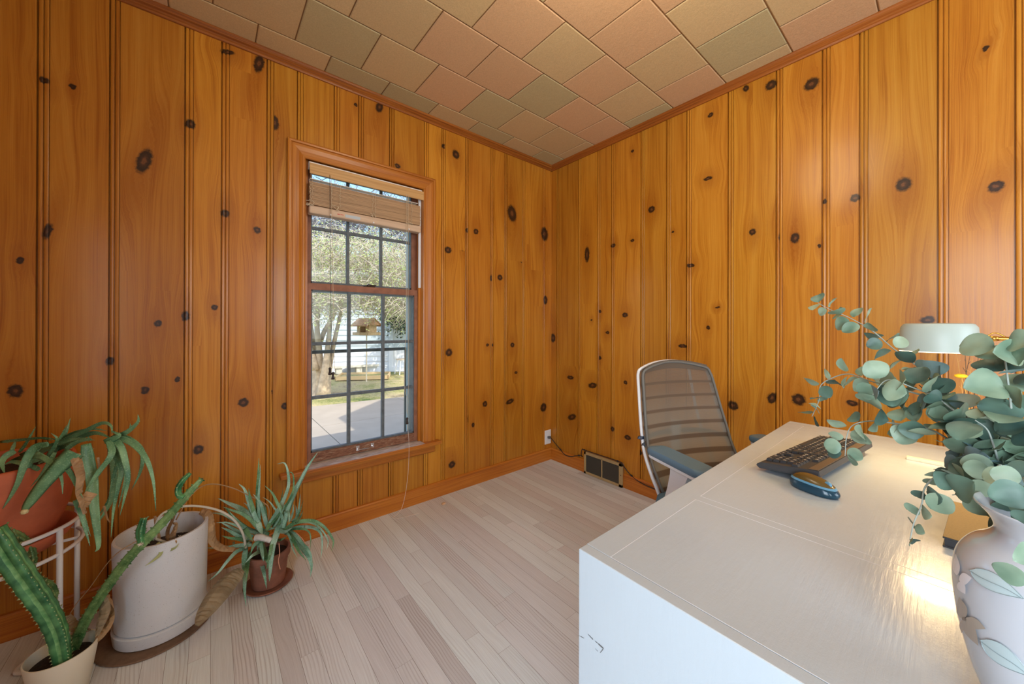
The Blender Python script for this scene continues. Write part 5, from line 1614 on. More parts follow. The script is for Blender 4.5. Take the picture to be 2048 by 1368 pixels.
MB().add(*rounded_slab(-.225, .225, -.43, .03, .395, .417, .06)).out('seat_pan', M_WHITEPL, ch, smooth=True, local=True)
for sx_ in (-1, 1):
    ar = MB()
    ar.add(*rounded_slab(sx_*.245-.040, sx_*.245+.040, -.245, .012, .640, .664, .026))
    ap = ar.out('arm_pad', M_TEAL, ch, smooth=True, local=True)
    autosmooth(ap, 50)
    MB().add(*rounded_slab(sx_*.245-.036, sx_*.245+.036, -.238, .006, .628, .640, .022)).out('arm_plate', M_WHITEPL, ch, smooth=False, local=True)
    m = MB()
    st = [(-.135, .629, .042), (-.128, .60, .036), (-.112, .55, .032), (-.090, .49, .030), (-.075, .43, .030), (-.075, .40, .030)]
    V = []
    for b, z, hw2 in st:
        V += [(sx_*.245-.014, b-hw2, z), (sx_*.245+.014, b-hw2, z), (sx_*.245+.014, b+hw2, z), (sx_*.245-.014, b+hw2, z)]
    Fc = [(4*i+j, 4*i+(j+1) % 4, 4*i+4+(j+1) % 4, 4*i+4+j) for i in range(len(st)-1) for j in range(4)]+[(3, 2, 1, 0), (20, 21, 22, 23)]
    m.add(V, Fc)
    m.box((min(sx_*.258, sx_*.10), -.105, .380), (max(sx_*.258, sx_*.10), -.045, .402), bev=.004)
    m.out('arm_post', M_WHITEPL, ch, local=True)
MB().lathe([(.045, .36), (.05, .395), (.001, .396)], (0, -.2, 0), 20).out('tilt_mechanism', M_BLACKPL, ch, local=True)
MB().lathe([(.026, .12), (.026, .24), (.016, .24), (.016, .37)], (0, -.2, 0), 20).out('gas_column', M_STEEL, ch, local=True)
MB().lathe([(.04, .075), (.045, .09), (.035, .13), (.001, .131)], (0, -.2, 0), 20).out('hub', M_WHITEPL, ch, local=True)
for q in range(5):
    a = 2*PI*q/5+.35
    e_ = Vector((math.cos(a)*.27, -.2+math.sin(a)*.27, .068))
    lg = MB().tube(spline([(math.cos(a)*.03, -.2+math.sin(a)*.03, .108), (math.cos(a)*.16, -.2+math.sin(a)*.16, .095), tuple(e_)], 4), [.020-.0009*i for i in range(9)], 8).out('base_leg', M_WHITEPL, ch, smooth=True, local=True)
    cs = MB()
    for s_ in (-1, 1):
        ax_ = Vector((-math.sin(a), math.cos(a), 0))*.012*s_
        cs.tube([e_+ax_*.6+Vector((0, 0, -.041)), e_+ax_*1.6+Vector((0, 0, -.041))], .027, 16)
    cs.tube([e_+Vector((0, 0, -.03)), e_], .006, 8)
    cs.out('caster', M_BLACKRUB, lg, local=True)

# ================================================================== THE PLANTS BY THE WINDOW WALL
def blade(mb, pts, w_, th=.28, cup=.30, tip=.06, n=5, bend=None, peak=.12, facing=None, m=0):
    """fleshy tapering leaf: curved crescent section along a spline; pts are world points, w_ full width"""
    sp_ = spline(pts, n)
    k = len(sp_)
    V = []; Fc = []
    prev = None
    for i, p in enumerate(sp_):
        t_ = i/(k-1)
        tan = (sp_[min(i+1, k-1)]-sp_[max(i-1, 0)]).normalized()
        up = (Vector(CAM)-p).normalized() if facing is None else facing
        sd_ = tan.cross(up)
        if sd_.length < 1e-3: sd_ = tan.orthogonal()
        sd_.normalize()
        if prev is not None and sd_.dot(prev) < 0: sd_ = -sd_
        prev = sd_
        nr = sd_.cross(tan).normalized()
        if nr.dot(Vector(CAM)-p) < 0: nr = -nr
        env = min(1, .72+.28*t_/peak if t_ < peak else 1-((t_-peak)/(1-peak))**1.8*(1-tip))
        hw2 = w_*.5*env
        row = [(-1, 0), (-.62, -.35*cup*2), (0, -.5*cup*2), (.62, -.35*cup*2), (1, 0), (.55, -.35*cup*2-th), (0, -.5*cup*2-th*1.25), (-.55, -.35*cup*2-th)]
        for a, b in row:
            V.append(p+sd_*(hw2*a)+nr*(hw2*(b+.35*cup)))
    r_ = 8
    for i in range(k-1):
        for j in range(r_):
            Fc.append((i*r_+j, i*r_+(j+1) % r_, (i+1)*r_+(j+1) % r_, (i+1)*r_+j))
    Fc.append(tuple(range(r_-1, -1, -1))); Fc.append(tuple((k-1)*r_+j for j in range(r_)))
    mb.add(V, Fc, m)
    return sp_, w_
def teeth(mb, sp_, w_, step=.016, size=.0022, lo=.05, hi=.92, m=1):
    k = len(sp_); acc = 0
    for i in range(1, k-1):
        t_ = i/(k-1)
        tan = (sp_[i+1]-sp_[i-1]).normalized(); up = (Vector(CAM)-sp_[i]).normalized()
        sd_ = tan.cross(up).normalized()
        acc += (sp_[i]-sp_[i-1]).length
        if acc < step or t_ < lo or t_ > hi: continue
        acc = 0
        hw2 = w_*.5*(1-t_**1.5*.94)
        for s_ in (-1, 1):
            c = sp_[i]+sd_*(hw2*s_*.97)
            mb.add([c-tan*size*.6, c+tan*size*.6, c+sd_*s_*size+tan*size*.4, c+up*size*.4], [(0, 1, 2), (1, 3, 2), (3, 0, 2)], m)
def W(px, d): return px*d/F*.80
rp = random.Random(77)

# ---- plant stand with four legs and two hoops
sc_ = Vector((-2.715, -.200, 0))
st = empty('plant_stand', sc_, 'white metal plant stand with two hoops holding the big terracotta pot', 'plant stand')
RZ, LZ = .455, .375
leg = [(sc_.x+sx_*.158, sc_.y+sy_*.10) for sx_, sy_ in ((1, -1), (1, 1), (-1, 1), (-1, -1))]
for z_, nm in ((RZ, 'upper_hoop'), (LZ, 'lower_hoop')):
    MB().tube([(sc_.x+.187*math.cos(2*PI*i/48), sc_.y+.187*math.sin(2*PI*i/48), z_) for i in range(48)], .0062, 8, closed=True).out(nm, M_WHITEMET, st, smooth=True)
for i, (x_, y_) in enumerate(leg):
    MB().tube([(x_, y_, .0065), (x_, y_, RZ)], .0075, 10).out('leg', M_WHITEMET, st, smooth=True)
MB().tube([(sc_.x-.187, sc_.y, LZ), (sc_.x+.187, sc_.y, LZ)], .005, 8).tube([(sc_.x, sc_.y-.187, LZ), (sc_.x, sc_.y+.187, LZ)], .005, 8).out('cross_bars', M_WHITEMET, st, smooth=True)
for (a, b, ap_) in ((leg[0], leg[1], (sc_.x+.055, sc_.y-.02)), (leg[2], leg[3], (sc_.x-.03, sc_.y+.0)), ):
    MB().tube(spline([(a[0], a[1], .0068), (ap_[0]+(a[0]-ap_[0])*.15, ap_[1]+(a[1]-ap_[1])*.28, .0068), (ap_[0], ap_[1], .0068), (ap_[0]+(b[0]-ap_[0])*.15, ap_[1]+(b[1]-ap_[1])*.28, .0068), (b[0], b[1], .0068)], 6), .0065, 8).out('floor_bar', M_WHITEMET, st, smooth=True)
# ---- the big pot, sitting in its saucer inside the hoops
pot = empty('terracotta_pot', (sc_.x, sc_.y, LZ+.006), 'big round-bellied terracotta pot of aloe up on the white stand', 'plant pot')
pz0 = LZ+.006
MB().lathe([(.120, 0), (.135, .004), (.160, .030), (.172, .050), (.174, .058), (.168, .058), (.150, .034), (.124, .012), (.001, .012)], (sc_.x, sc_.y, pz0), 56).out('saucer', M_TERRA, pot, smooth=True)
sau = LAST[0]
PP = [(.105, .0), (.112, .004), (.140, .060), (.160, .120), (.171, .190), (.174, .240), (.172, .266), (.170, .275), (.162, .278), (.156, .272), (.160, .240), (.158, .22), (.001, .22)]
o = MB().lathe(PP[:11]+[(.158, .20)], (sc_.x, sc_.y, pz0+.014), 64).out('pot_body', M_TERRA, pot, smooth=True)
MB().lathe([(.157, 0), (.155, .006), (.001, .010)], (sc_.x, sc_.y, pz0+.014+.225), 40).out('soil', M_SOIL, pot)
RIM = pz0+.014+.275
sl = Vector((sc_.x, sc_.y, pz0+.25))

al = empty('aloe', sl, 'sprawling green aloe spilling over the big terracotta pot on the stand', 'aloe')
def aloe_group(root, specs, mats, nm='foliage', tooth=True):
    m = MB()
    for (pts, wpx, d0, d1) in specs:
        k = len(pts)
        P3 = [P(x_, y_, d0+(d1-d0)*i/(k-1)) for i, (x_, y_) in enumerate(pts)]
        w_ = wpx*(d0+d1)*.5/F*.74
        sp_, _ = blade(m, P3, w_)
        if tooth: teeth(m, sp_, w_)
    return m.out(nm, None, root, smooth=True, mats=mats)
# leaves measured on the photograph: outline points, width px, distance at base and tip
A1 = [([(110, 900), (150, 878), (190, 866), (222, 876)], 17, 1.20, 1.16), ([(60, 915), (110, 890), (170, 862), (205, 846), (222, 852), (224, 868)], 13, 1.18, 1.15),
      ([(40, 912), (90, 896), (140, 880), (182, 876)], 16, 1.14, 1.12),
      ([(222, 876), (246, 868), (262, 858), (276, 843), (276, 829)], 13, 1.16, 1.14), ([(222, 876), (252, 880), (278, 898), (296, 925), (307, 965), (312, 1022)], 15, 1.15, 1.12),
      ([(222, 876), (250, 876), (276, 892), (286, 912), (280, 945), (263, 980)], 15, 1.18, 1.20), ([(222, 878), (240, 890), (250, 920), (256, 955), (250, 990), (240, 1031)], 15, 1.14, 1.11),
      ([(220, 878), (232, 910), (243, 940), (236, 975), (227, 1020), (222, 1075)], 14, 1.17, 1.13), ([(220, 880), (226, 920), (228, 960), (222, 1000), (206, 1030), (193, 1048)], 15, 1.21, 1.20),
      ([(216, 880), (224, 900), (218, 918), (196, 945), (176, 975), (166, 1000)], 15, 1.13, 1.08),
      ([(208, 884), (225, 878), (238, 870), (222, 862)], 15, 1.13, 1.14),
      # over the rim at the front
      ([(172, 888), (176, 920), (184, 960), (187, 1000), (193, 1050), (197, 1092), (190, 1104)], 25, 1.12, 1.10),
      ([(96, 888), (70, 895), (55, 915), (46, 935), (36, 965), (20, 995), (5, 1018)], 18, 1.09, 1.05),
      ([(82, 918), (62, 922), (50, 934), (44, 950), (40, 967)], 15, 1.10, 1.07), ([(66, 914), (84, 914), (100, 924), (116, 940), (124, 962), (125, 988)], 13, 1.08, 1.05),
      ([(108, 918), (126, 928), (142, 948), (154, 974), (166, 996)], 13, 1.08, 1.05),
      ([(30, 902), (12, 912), (4, 926), (10, 950)], 16, 1.12, 1.08), ([(60, 935), (40, 926), (22, 924), (8, 930)], 12, 1.11, 1.10), ([(78, 940), (62, 932), (44, 935)], 11, 1.1, 1.1),
      ([(150, 1000), (160, 1020), (170, 1055), (180, 1092)], 12, 1.06, 1.05),
      ([(90, 930), (110, 900), (130, 870), (141, 836)], 12, 1.18, 1.22), ([(96, 910), (118, 880), (134, 850)], 9, 1.16, 1.18),
      ([(38, 905), (50, 890), (62, 870), (72, 853)], 7, 1.2, 1.22), ([(22, 905), (28, 890), (32, 880)], 8, 1.2, 1.22),
      ([(95, 918), (105, 900), (114, 878), (102, 866)], 9, 1.12, 1.10), ([(0, 884), (40, 880), (90, 876), (130, 884)], 8, 1.2, 1.2),
      ([(130, 900), (150, 886), (170, 880), (190, 880)], 12, 1.12, 1.11), ([(100, 895), (135, 872), (160, 862), (190, 858), (215, 862)], 9, 1.2, 1.17),
      ([(110, 905), (98, 925), (82, 950), (60, 975)], 10, 1.10, 1.07), ([(70, 905), (90, 918), (75, 928)], 12, 1.1, 1.1), ([(50, 918), (80, 905), (110, 895)], 14, 1.14, 1.12), ([(20, 925), (50, 912), (85, 905)], 12, 1.16, 1.14)]
A1x = []
for pts, wp, a_, b_ in A1:
    if len(pts) >= 4 and rp.random() < .75:
        jx, jy = rp.uniform(-9, 9), rp.uniform(-7, 7); sc3 = rp.uniform(.7, 1.0)
        x0_, y0_ = pts[0]
        A1x.append(([(x0_+(x_-x0_)*sc3+jx*(i/len(pts)), y0_+(y_-y0_)*sc3+jy*(i/len(pts))) for i, (x_, y_) in enumerate(pts)], wp*.7, a_+.03, b_+.03))
aloe_group(al, A1+A1x, [M_ALOE, M_THORN])
# the wide pale-tipped leaf pressed to the pot
m = MB(); Pt = [P(x_, y_, d) for x_, y_, d in ((150, 905, 1.075), (122, 930, 1.06), (90, 965, 1.04), (60, 1004, 1.03), (47, 1024, 1.03))]
sp_ = spline(Pt, 5); V = []; k = len(sp_)
for i, p in enumerate(sp_):
    t_ = i/(k-1); w2 = (.030*(1-t_)**.75+.0075)*.5*1.25
    tan = (sp_[min(i+1, k-1)]-sp_[max(0, i-1)]).normalized(); up = (Vector(CAM)-p).normalized(); s_ = tan.cross(up).normalized()
    V += [p-s_*w2, p-s_*w2*.5+up*.003, p+up*.005, p+s_*w2*.5+up*.003, p+s_*w2, p-up*.003]
Fc = [(i*6+j, i*6+(j+1) % 6, i*6+6+(j+1) % 6, i*6+6+j) for i in range(k-1) for j in range(6)]
m.add(V, Fc).out('broad_leaf', M_ALOE, al, smooth=True)
MB().lathe([(.001, -.008), (.007, -.005), (.008, 0), (.006, .005), (.001, .008)], P(49, 1023, 1.028), 12).out('pale_cut_tip', simple('pale_tip', lin(206, 190, 140), .6), al)
def ribbon(mb, pts, w0, w1, tw=0.0, crump=.0, seed=0, n=6, wmid=None):
    r_ = random.Random(seed)
    sp_ = spline(pts, n); k = len(sp_); V = []
    for i, p in enumerate(sp_):
        t_ = i/(k-1)
        w_ = (w0+(w1-w0)*t_)*.5
        if wmid: w_ = (w0*(1-t_)**2+2*wmid*t_*(1-t_)*1.6+w1*t_**2)*.5
        tan = (sp_[min(i+1, k-1)]-sp_[max(i-1, 0)]).normalized(); up = (Vector(CAM)-p).normalized()
        s_ = tan.cross(up).normalized(); nr = s_.cross(tan)
        a = tw*t_+r_.uniform(-crump, crump)*8
        s2 = s_*math.cos(a)+nr*math.sin(a); n2 = -s_*math.sin(a)+nr*math.cos(a)
        c = [r_.uniform(-crump, crump) for _ in range(3)]
        V += [p-s2*w_+n2*c[0], p-s2*w_*.4+n2*(w_*.35+c[1]), p+s2*w_*.4+n2*(w_*.35+c[2]), p+s2*w_, p-n2*.0008]
    Fc = [(i*5+j, i*5+(j+1) % 5, i*5+5+(j+1) % 5, i*5+5+j) for i in range(k-1) for j in range(5)]
    mb.add(V, Fc)
m = MB()
ribbon(m, [P(150, 910, 1.08), P(157, 935, 1.07), P(161, 955, 1.06), P(158, 985, 1.055), P(163, 1005, 1.05), P(169, 1028, 1.05)], .022, .016, 1.2, .003, 1)
ribbon(m, [P(184, 985, 1.08), P(172, 1000, 1.07), P(166, 1015, 1.06)], .028, .022, .4, .003, 2)
ribbon(m, [P(196, 915, 1.12), P(198, 935, 1.12), P(190, 960, 1.11)], .006, .003, .4, .001, 3)
ribbon(m, [P(208, 1012, 1.16), P(214, 1035, 1.16), P(220, 1045, 1.16)], .006, .003, .4, .001, 4)
m.out('dead_leaf', M_DRY, al)

# ---- grey speckled planter with soil and cut stems, on a brown mat
gc = Vector((-2.322, -.258, 0))
mat_ = MB().lathe([(.155, .0), (.158, .003), (.155, .006), (.001, .006)], (gc.x-.012, gc.y-.008, 0), 48).out('round_mat', M_CORK)
tag(mat_, 'thin round brown mat on the floor under the grey planter', 'mat')
gp2 = empty('grey_planter', (gc.x, gc.y, .006), 'wide speckled grey planter with dead cut stems in dark soil', 'plant pot')
MB().lathe([(.120, 0), (.126, .004), (.1295, .042), (.127, .044), (.001, .044)], (gc.x, gc.y, .0062), 64).out('saucer', M_PLANTER, gp2, smooth=False)
autosmooth(LAST[0])
GR = .300
MB().lathe([(.120, .0), (.1235, .003), (.1285, GR-.003), (.1270, GR), (.1195, GR), (.118, GR-.003), (.117, GR-.09)], (gc.x, gc.y, .0062+.0475), 72).out('planter_body', M_PLANTER, gp2)
autosmooth(LAST[0])
GT = .0507+GR
MB().lathe([(.117, 0), (.10, .006), (.05, .009), (.001, .010)], (gc.x, gc.y, GT-.075), 40).out('soil', M_SOIL, gp2)
m = MB()
for i in range(90):
    a = rp.uniform(0, 2*PI); r_ = .11*math.sqrt(rp.random()); s_ = rp.uniform(.0008, .0016)
    c = Vector((gc.x+r_*math.cos(a), gc.y+r_*math.sin(a), GT-.0665))
    m.box(tuple(c-Vector((s_, s_, s_))), tuple(c+Vector((s_, s_, s_))))
m.out('perlite', simple('perlite', (.75, .72, .68), .8), gp2)
gs = Vector((gc.x+.02, gc.y-.01, GT-.07))
dead = empty('dead_plant', gs, 'dried pale leaves and cut stems of a plant drooping out of the grey planter', 'dead plant')
m = MB()
ribbon(m, [gs, P(335, 1065, 1.33), P(345, 1040, 1.32), P(352, 1020, 1.31), P(366, 1000, 1.30)], .012, .009, .8, .001, 11)
ribbon(m, [gs+Vector((.01, 0, 0)), P(345, 1075, 1.30), P(352, 1050, 1.29), P(347, 1045, 1.28)], .022, .012, 1.2, .003, 12)
ribbon(m, [gs+Vector((-.03, 0, 0)), P(318, 1075, 1.30), P(312, 1050, 1.30), P(310, 1032, 1.30)], .010, .008, .5, .001, 13)
ribbon(m, [gs+Vector((.02, 0, 0)), P(338, 1098, 1.28), P(352, 1085, 1.27), P(348, 1078, 1.27)], .009, .004, .5, .001, 14)
m.out('cut_stems', M_DRY, dead)
m = MB()
sp_, w_ = blade(m, [P(322, 1085, 1.27), P(334, 1100, 1.26), P(350, 1096, 1.26), P(358, 1086, 1.27)], .010)
blade(m, [P(316, 1085, 1.25), P(322, 1105, 1.24), P(308, 1120, 1.22), P(290, 1132, 1.20)], .012)
m.out('pale_leaf', simple('faded_leaf', lin(168, 176, 120), .6), dead, smooth=True)
MB().tube(spline([P(333, 1085, 1.30), P(350, 1058, 1.27), P(372, 1038, 1.24), P(395, 1035, 1.25)], 5)[:1]+spline([P(312, 1078, 1.29), P(312, 1050, 1.28), P(322, 1030, 1.28), P(345, 1018, 1.30), P(375, 1012, 1.34), P(410, 1014, 1.38), P(445, 1024, 1.42), P(470, 1042, 1.45), P(486, 1068, 1.47), P(492, 1096, 1.48)], 6), .0042, 8).out('arching_leaf', simple('whitish_leaf', lin(206, 202, 186), .6), dead, smooth=True)
MB().tube(spline([P(352, 1040, 1.33), P(375, 1000, 1.36), P(400, 975, 1.40), P(428, 968, 1.43), P(465, 976, 1.46), P(500, 992, 1.49), P(528, 1006, 1.51), P(538, 1018, 1.52), P(537, 1045, 1.52)], 6), .0022, 6).out('arching_stalk', M_DRY, dead, smooth=True)
MB().tube(spline([P(322, 1050, 1.28), P(280, 1078, 1.23), P(240, 1102, 1.20), P(212, 1130, 1.18), P(180, 1175, 1.16), P(155, 1205, 1.15), P(140, 1228, 1.14)], 6), .0014, 5).out('hanging_stalk', M_DRY, dead, smooth=True)
m = MB(); ribbon(m, [P(403, 1022, 1.44), P(415, 1030, 1.43), P(420, 1052, 1.42), P(424, 1078, 1.42), P(440, 1095, 1.42), P(470, 1100, 1.42)], .024, .024, .9, .003, 15, wmid=.026)
m.out('curled_dead_leaf', M_DRY, dead)
# fallen dry leaves round the pots
def drop(name, label, pts, w0, wm, w1, tw, seed, mat=M_DRYG, n=7, crump=.0025):
    m = MB(); ribbon(m, pts, w0, w1, tw, crump, seed, n=n, wmid=wm)
    e = m.out(name, mat); tag(e, label, 'dried leaf')
drop('dried_leaf', 'large grey curled dry leaf on the floor between the planter and the small pot', [P(393, 1252, 1.18), P(410, 1225, 1.225), P(432, 1195, 1.27), P(452, 1170, 1.32), P(472, 1150, 1.36), P(484, 1140, 1.38)], .012, .075, .030, .7, 21)
drop('dried_leaf', 'curled brown dry leaf leaning on the left side of the grey planter', [P(190, 1285, 1.12), P(206, 1265, 1.13), P(222, 1240, 1.15), P(226, 1215, 1.17), P(214, 1190, 1.19)], .010, .030, .018, 2.2, 22, M_DRY)
drop('dried_leaf', 'pale folded dry leaf standing beside the thin succulent stem', [P(194, 1272, 1.11), P(204, 1240, 1.12), P(210, 1215, 1.13), P(200, 1185, 1.14), P(208, 1175, 1.15)], .008, .030, .010, 1.2, 23, M_DRYG)
drop('dried_leaf', 'dark twisted dry leaf behind the cream pot near the stand leg', [P(135, 1232, 1.15), P(142, 1248, 1.14), P(158, 1258, 1.13), P(178, 1262, 1.12)], .014, .030, .010, 1.0, 24, M_DRYG)

# ---- small weathered terracotta pot with its own aloe
tc = Vector((-1.995, -.255, 0))
sc2 = MB().lathe([(.070, 0), (.082, .003), (.090, .012), (.088, .014), (.078, .007), (.001, .007)], tc, 48).out('pot_saucer', M_TERRA2, smooth=True)
tag(sc2, 'shallow brown clay saucer under the small terracotta pot', 'saucer')
tp2 = empty('small_terracotta_pot', (tc.x, tc.y, .0075), 'small weathered terracotta pot holding the spiky aloe below the window', 'plant pot')
TP = [(.055, 0), (.060, .003), (.072, .105), (.0725, .108), (.079, .110), (.081, .138), (.079, .141), (.072, .141), (.070, .134), (.068, .11)]
MB().lathe(TP, (tc.x, tc.y, .0078), 48).out('pot_body', M_TERRA2, tp2); autosmooth(LAST[0], 30)
MB().lathe([(.0685, 0), (.001, .004)], (tc.x, tc.y, .0078+.118), 30).out('soil', M_SOIL, tp2)
ts = Vector((tc.x, tc.y, .128))
al2 = empty('aloe', ts, 'spiky blue-green aloe growing in the small weathered terracotta pot', 'aloe')
def cz(x_, y_): return (400+x_/4.146, 890+y_/4.146)
B1 = [([(490, 700), (485, 560), (478, 400), (484, 250), (488, 110)], 34), ([(560, 690), (530, 580), (500, 480), (442, 408)], 28), ([(510, 700), (460, 600), (405, 470), (370, 370), (322, 322)], 32),
      ([(470, 640), (440, 530), (415, 440), (404, 362)], 30), ([(520, 720), (430, 610), (340, 530), (240, 485), (150, 442)], 46), ([(480, 730), (380, 690), (280, 620), (190, 575), (88, 562)], 32),
      ([(400, 700), (330, 650), (270, 590), (205, 515)], 30), ([(440, 760), (340, 730), (250, 680), (165, 638)], 28), ([(430, 780), (330, 760), (240, 710), (178, 684)], 28),
      ([(400, 800), (320, 780), (240, 770), (180, 752)], 24), ([(430, 830), (330, 830), (200, 850), (40, 854)], 26), ([(400, 850), (310, 880), (230, 960), (150, 1060), (62, 1135)], 28),
      ([(640, 650), (620, 640), (655, 640), (680, 560), (640, 480), (600, 400), (535, 335)], 34), ([(560, 700), (600, 620), (660, 520), (700, 440), (735, 330), (728, 220), (700, 150), (640, 158)], 30),
      ([(690, 690), (720, 560), (770, 420), (830, 300), (900, 170), (975, 62)], 46), ([(600, 700), (640, 600), (665, 500), (690, 360)], 22), ([(760, 640), (800, 600), (820, 520), (832, 408)], 22),
      ([(780, 640), (800, 600), (802, 560), (794, 500)], 22), ([(790, 650), (830, 600), (855, 545)], 14), ([(740, 640), (770, 560), (775, 490)], 16), ([(660, 700), (700, 640), (700, 560), (680, 430)], 40),
      ([(640, 730), (720, 690), (790, 645), (880, 628), (960, 636), (1040, 690), (1100, 780), (1104, 830), (1090, 880)], 30), ([(700, 740), (780, 690), (860, 680), (950, 690), (1005, 740), (1012, 850), (1002, 945)], 26),
      ([(720, 720), (790, 760), (850, 850), (900, 920), (925, 1000), (915, 1095)], 44), ([(720, 720), (770, 780), (820, 880), (880, 955)], 26), ([(860, 675), (930, 680), (985, 690)], 20),
      ([(660, 650), (640, 720), (605, 830), (590, 950), (580, 1070), (575, 1130)], 44), ([(560, 720), (520, 790), (450, 830), (420, 900)], 44), ([(430, 815), (395, 810), (350, 850), (330, 880)], 22),
      ([(380, 860), (368, 950), (372, 1080), (370, 1200), (382, 1340)], 36), ([(420, 880), (400, 960), (390, 1060), (380, 1150)], 26), ([(520, 870), (480, 890), (430, 920), (375, 980)], 30),
      ([(480, 900), (510, 980), (535, 1080), (552, 1190)], 32), ([(500, 800), (530, 880), (555, 950), (572, 1000)], 40), ([(280, 800), (278, 840), (275, 890)], 16),
      ([(510, 740), (560, 700), (620, 690)], 34), ([(590, 620), (560, 690), (540, 720)], 30), ([(690, 560), (735, 560), (740, 620), (735, 660)], 14), ([(450, 700), (500, 760), (560, 700)], 36),
      ([(370, 690), (400, 740), (440, 800)], 34), ([(640, 700), (700, 720), (760, 690)], 30), ([(480, 640), (500, 700), (520, 740)], 40), ([(600, 740), (650, 790), (720, 760)], 26), ([(340, 480+200), (380, 760), (360, 820)], 26)]
B1x = []
for pp, w_ in B1:
    if len(pp) >= 4 and rp.random() < .8:
        x0_, y0_ = pp[0]; sc3 = rp.uniform(.6, .92); an_ = rp.uniform(-.22, .22)
        B1x.append(([(x0_+((x_-x0_)*math.cos(an_)-(y_-y0_)*math.sin(an_))*sc3, y0_+((x_-x0_)*math.sin(an_)+(y_-y0_)*math.cos(an_))*sc3) for x_, y_ in pp], w_*.62))
B1 = B1+B1x
m = MB(); m2 = MB()
for i, (pp, w_) in enumerate(B1):
    px_t, py_t = cz(*pp[-1]); px_b, py_b = cz(*pp[0])
    dep_b = 1.53+rp.uniform(-.04, .04)
    # keep hanging leaves in front of the pot, rising ones spread round
    if py_t > 1120: dep_t = 1.43 if px_t > 500 else 1.41
    elif py_t < 1000: dep_t = dep_b+rp.uniform(-.06, .06)
    else: dep_t = dep_b-.06+rp.uniform(-.05, .04)
    if px_t > 640: dep_t = 1.50
    k = len(pp)
    P3 = []
    for j, q in enumerate(pp):
        x_, y_ = cz(*q); f_2 = j/(k-1)
        P3.append(P(x_, y_, dep_b+(dep_t-dep_b)*min(1, f_2*1.6 if py_t > 1120 else f_2)))
    tgt = m if i % 3 else m2
    s_, ww = blade(tgt, P3, w_/4.146*1.5/F*1.08)
    teeth(tgt, s_, ww, step=.013, size=.0024)
m.out('foliage', None, al2, smooth=True, mats=[M_ALOE2, M_THORN]); m2.out('inner_foliage', None, al2, smooth=True, mats=[M_ALOE, M_THORN])
sl2 = MB(); q = [P(*cz(456, 768), 1.42), P(*cz(500, 765), 1.415), P(*cz(550, 778), 1.41), P(*cz(590, 792), 1.41)]
ribbon(sl2, q, .026, .020, .1, .002, 31)
sl2.out('scarred_leaf', simple('white_scarred_leaf', lin(206, 206, 200), .7, bump=.8, bscale=120), al2, smooth=True)
MB().tube(spline([P(*cz(655, 815), 1.42), P(*cz(660, 900), 1.41), P(*cz(650, 960), 1.41), P(*cz(665, 1030), 1.41)], 5), .0016, 5).tube(spline([P(*cz(800, 730), 1.46), P(*cz(850, 780), 1.46), P(*cz(880, 830), 1.46), P(*cz(905, 828), 1.46)], 5), .0012, 5).out('root', simple('pale_root', lin(206, 150, 124), .7), al2, smooth=True)

# ---- cream pot in front with two succulent stems
cc = Vector((-2.528, -.418, 0))
cp = empty('cream_pot', (cc.x, cc.y, 0), 'tapered cream pot at the lower left corner holding the thorny succulents', 'plant pot')
CH_ = .135
MB().lathe([(.052, 0), (.055, .003), (.074, CH_-.003), (.0735, CH_), (.0705, CH_), (.069, CH_-.004), (.064, CH_-.05)], (cc.x, cc.y, 0), 64).out('pot_body', M_CREAM, cp); autosmooth(LAST[0])
MB().lathe([(.067, 0), (.05, .004), (.001, .006)], (cc.x, cc.y, CH_-.035), 36).out('soil', M_SOIL, cp)
def ribbed(mb, pts, radii, ribs=3, depth=.55, twist=0.0, n=6, step=.010, tooth=.0035, phase=0.0, m=0, tm=1, vm=None):
    sp_ = spline(pts, n); k = len(sp_)
    rad = []
    for i in range(k):
        f_2 = i/(k-1)*(len(radii)-1); a = int(min(f_2, len(radii)-2)); rad.append(radii[a]*(1-(f_2-a))+radii[a+1]*(f_2-a))
    nn = ribs*6
    V = []; Fc = []
    up = None; frames = []
    for i, p in enumerate(sp_):
        tan = (sp_[min(i+1, k-1)]-sp_[max(i-1, 0)]).normalized()
        if up is None:
            up = (Vector(CAM)-p).normalized()
        up = (up-tan*up.dot(tan)).normalized(); sd_ = tan.cross(up)
        frames.append((p, tan, up, sd_))
        wob = 1+.05*math.sin(i*1.9)
        for j in range(nn):
            a = 2*PI*j/nn+phase
            rr = rad[i]*wob*(1-depth*(.5-.5*math.cos(ribs*(2*PI*j/nn)))**.8)
            V.append(p+(up*math.cos(a)+sd_*math.sin(a))*rr)
    for i in range(k-1):
        for j in range(nn):
            Fc.append((i*nn+j, i*nn+(j+1) % nn, (i+1)*nn+(j+1) % nn, (i+1)*nn+j))
    Fc.append(tuple(range(nn-1, -1, -1))); Fc.append(tuple((k-1)*nn+j for j in range(nn)))
    mb.add(V, Fc, m)
    if vm is not None:
        n0 = len(mb.m)-len(Fc)
        for i in range(k-1):
            for j in range(nn):
                if j % 6 in (2, 3): mb.m[n0+i*nn+j] = vm
    acc = 0
    for i in range(1, k):
        L = (sp_[i]-sp_[i-1]).length; t0 = acc; acc += L
        while int(t0/step) < int(acc/step):
            t0 += step
            f_2 = rp.random()*.3+.5
            p, tan, up_, sd_ = frames[i]
            for r_ in range(ribs):
                a = 2*PI*r_/ribs+phase
                o_ = up_*math.cos(a)+sd_*math.sin(a)
                c = p+o_*rad[i]*.99; s_ = tooth*rp.uniform(.7, 1.2)
                q_ = tan.cross(o_)
                mb.add([c-tan*s_*.7-q_*s_*.25, c+tan*s_*.7-q_*s_*.25, c+q_*s_*.4, c+o_*s_*1.1+tan*s_*.3], [(0, 1, 3), (1, 2, 3), (2, 0, 3)], tm)
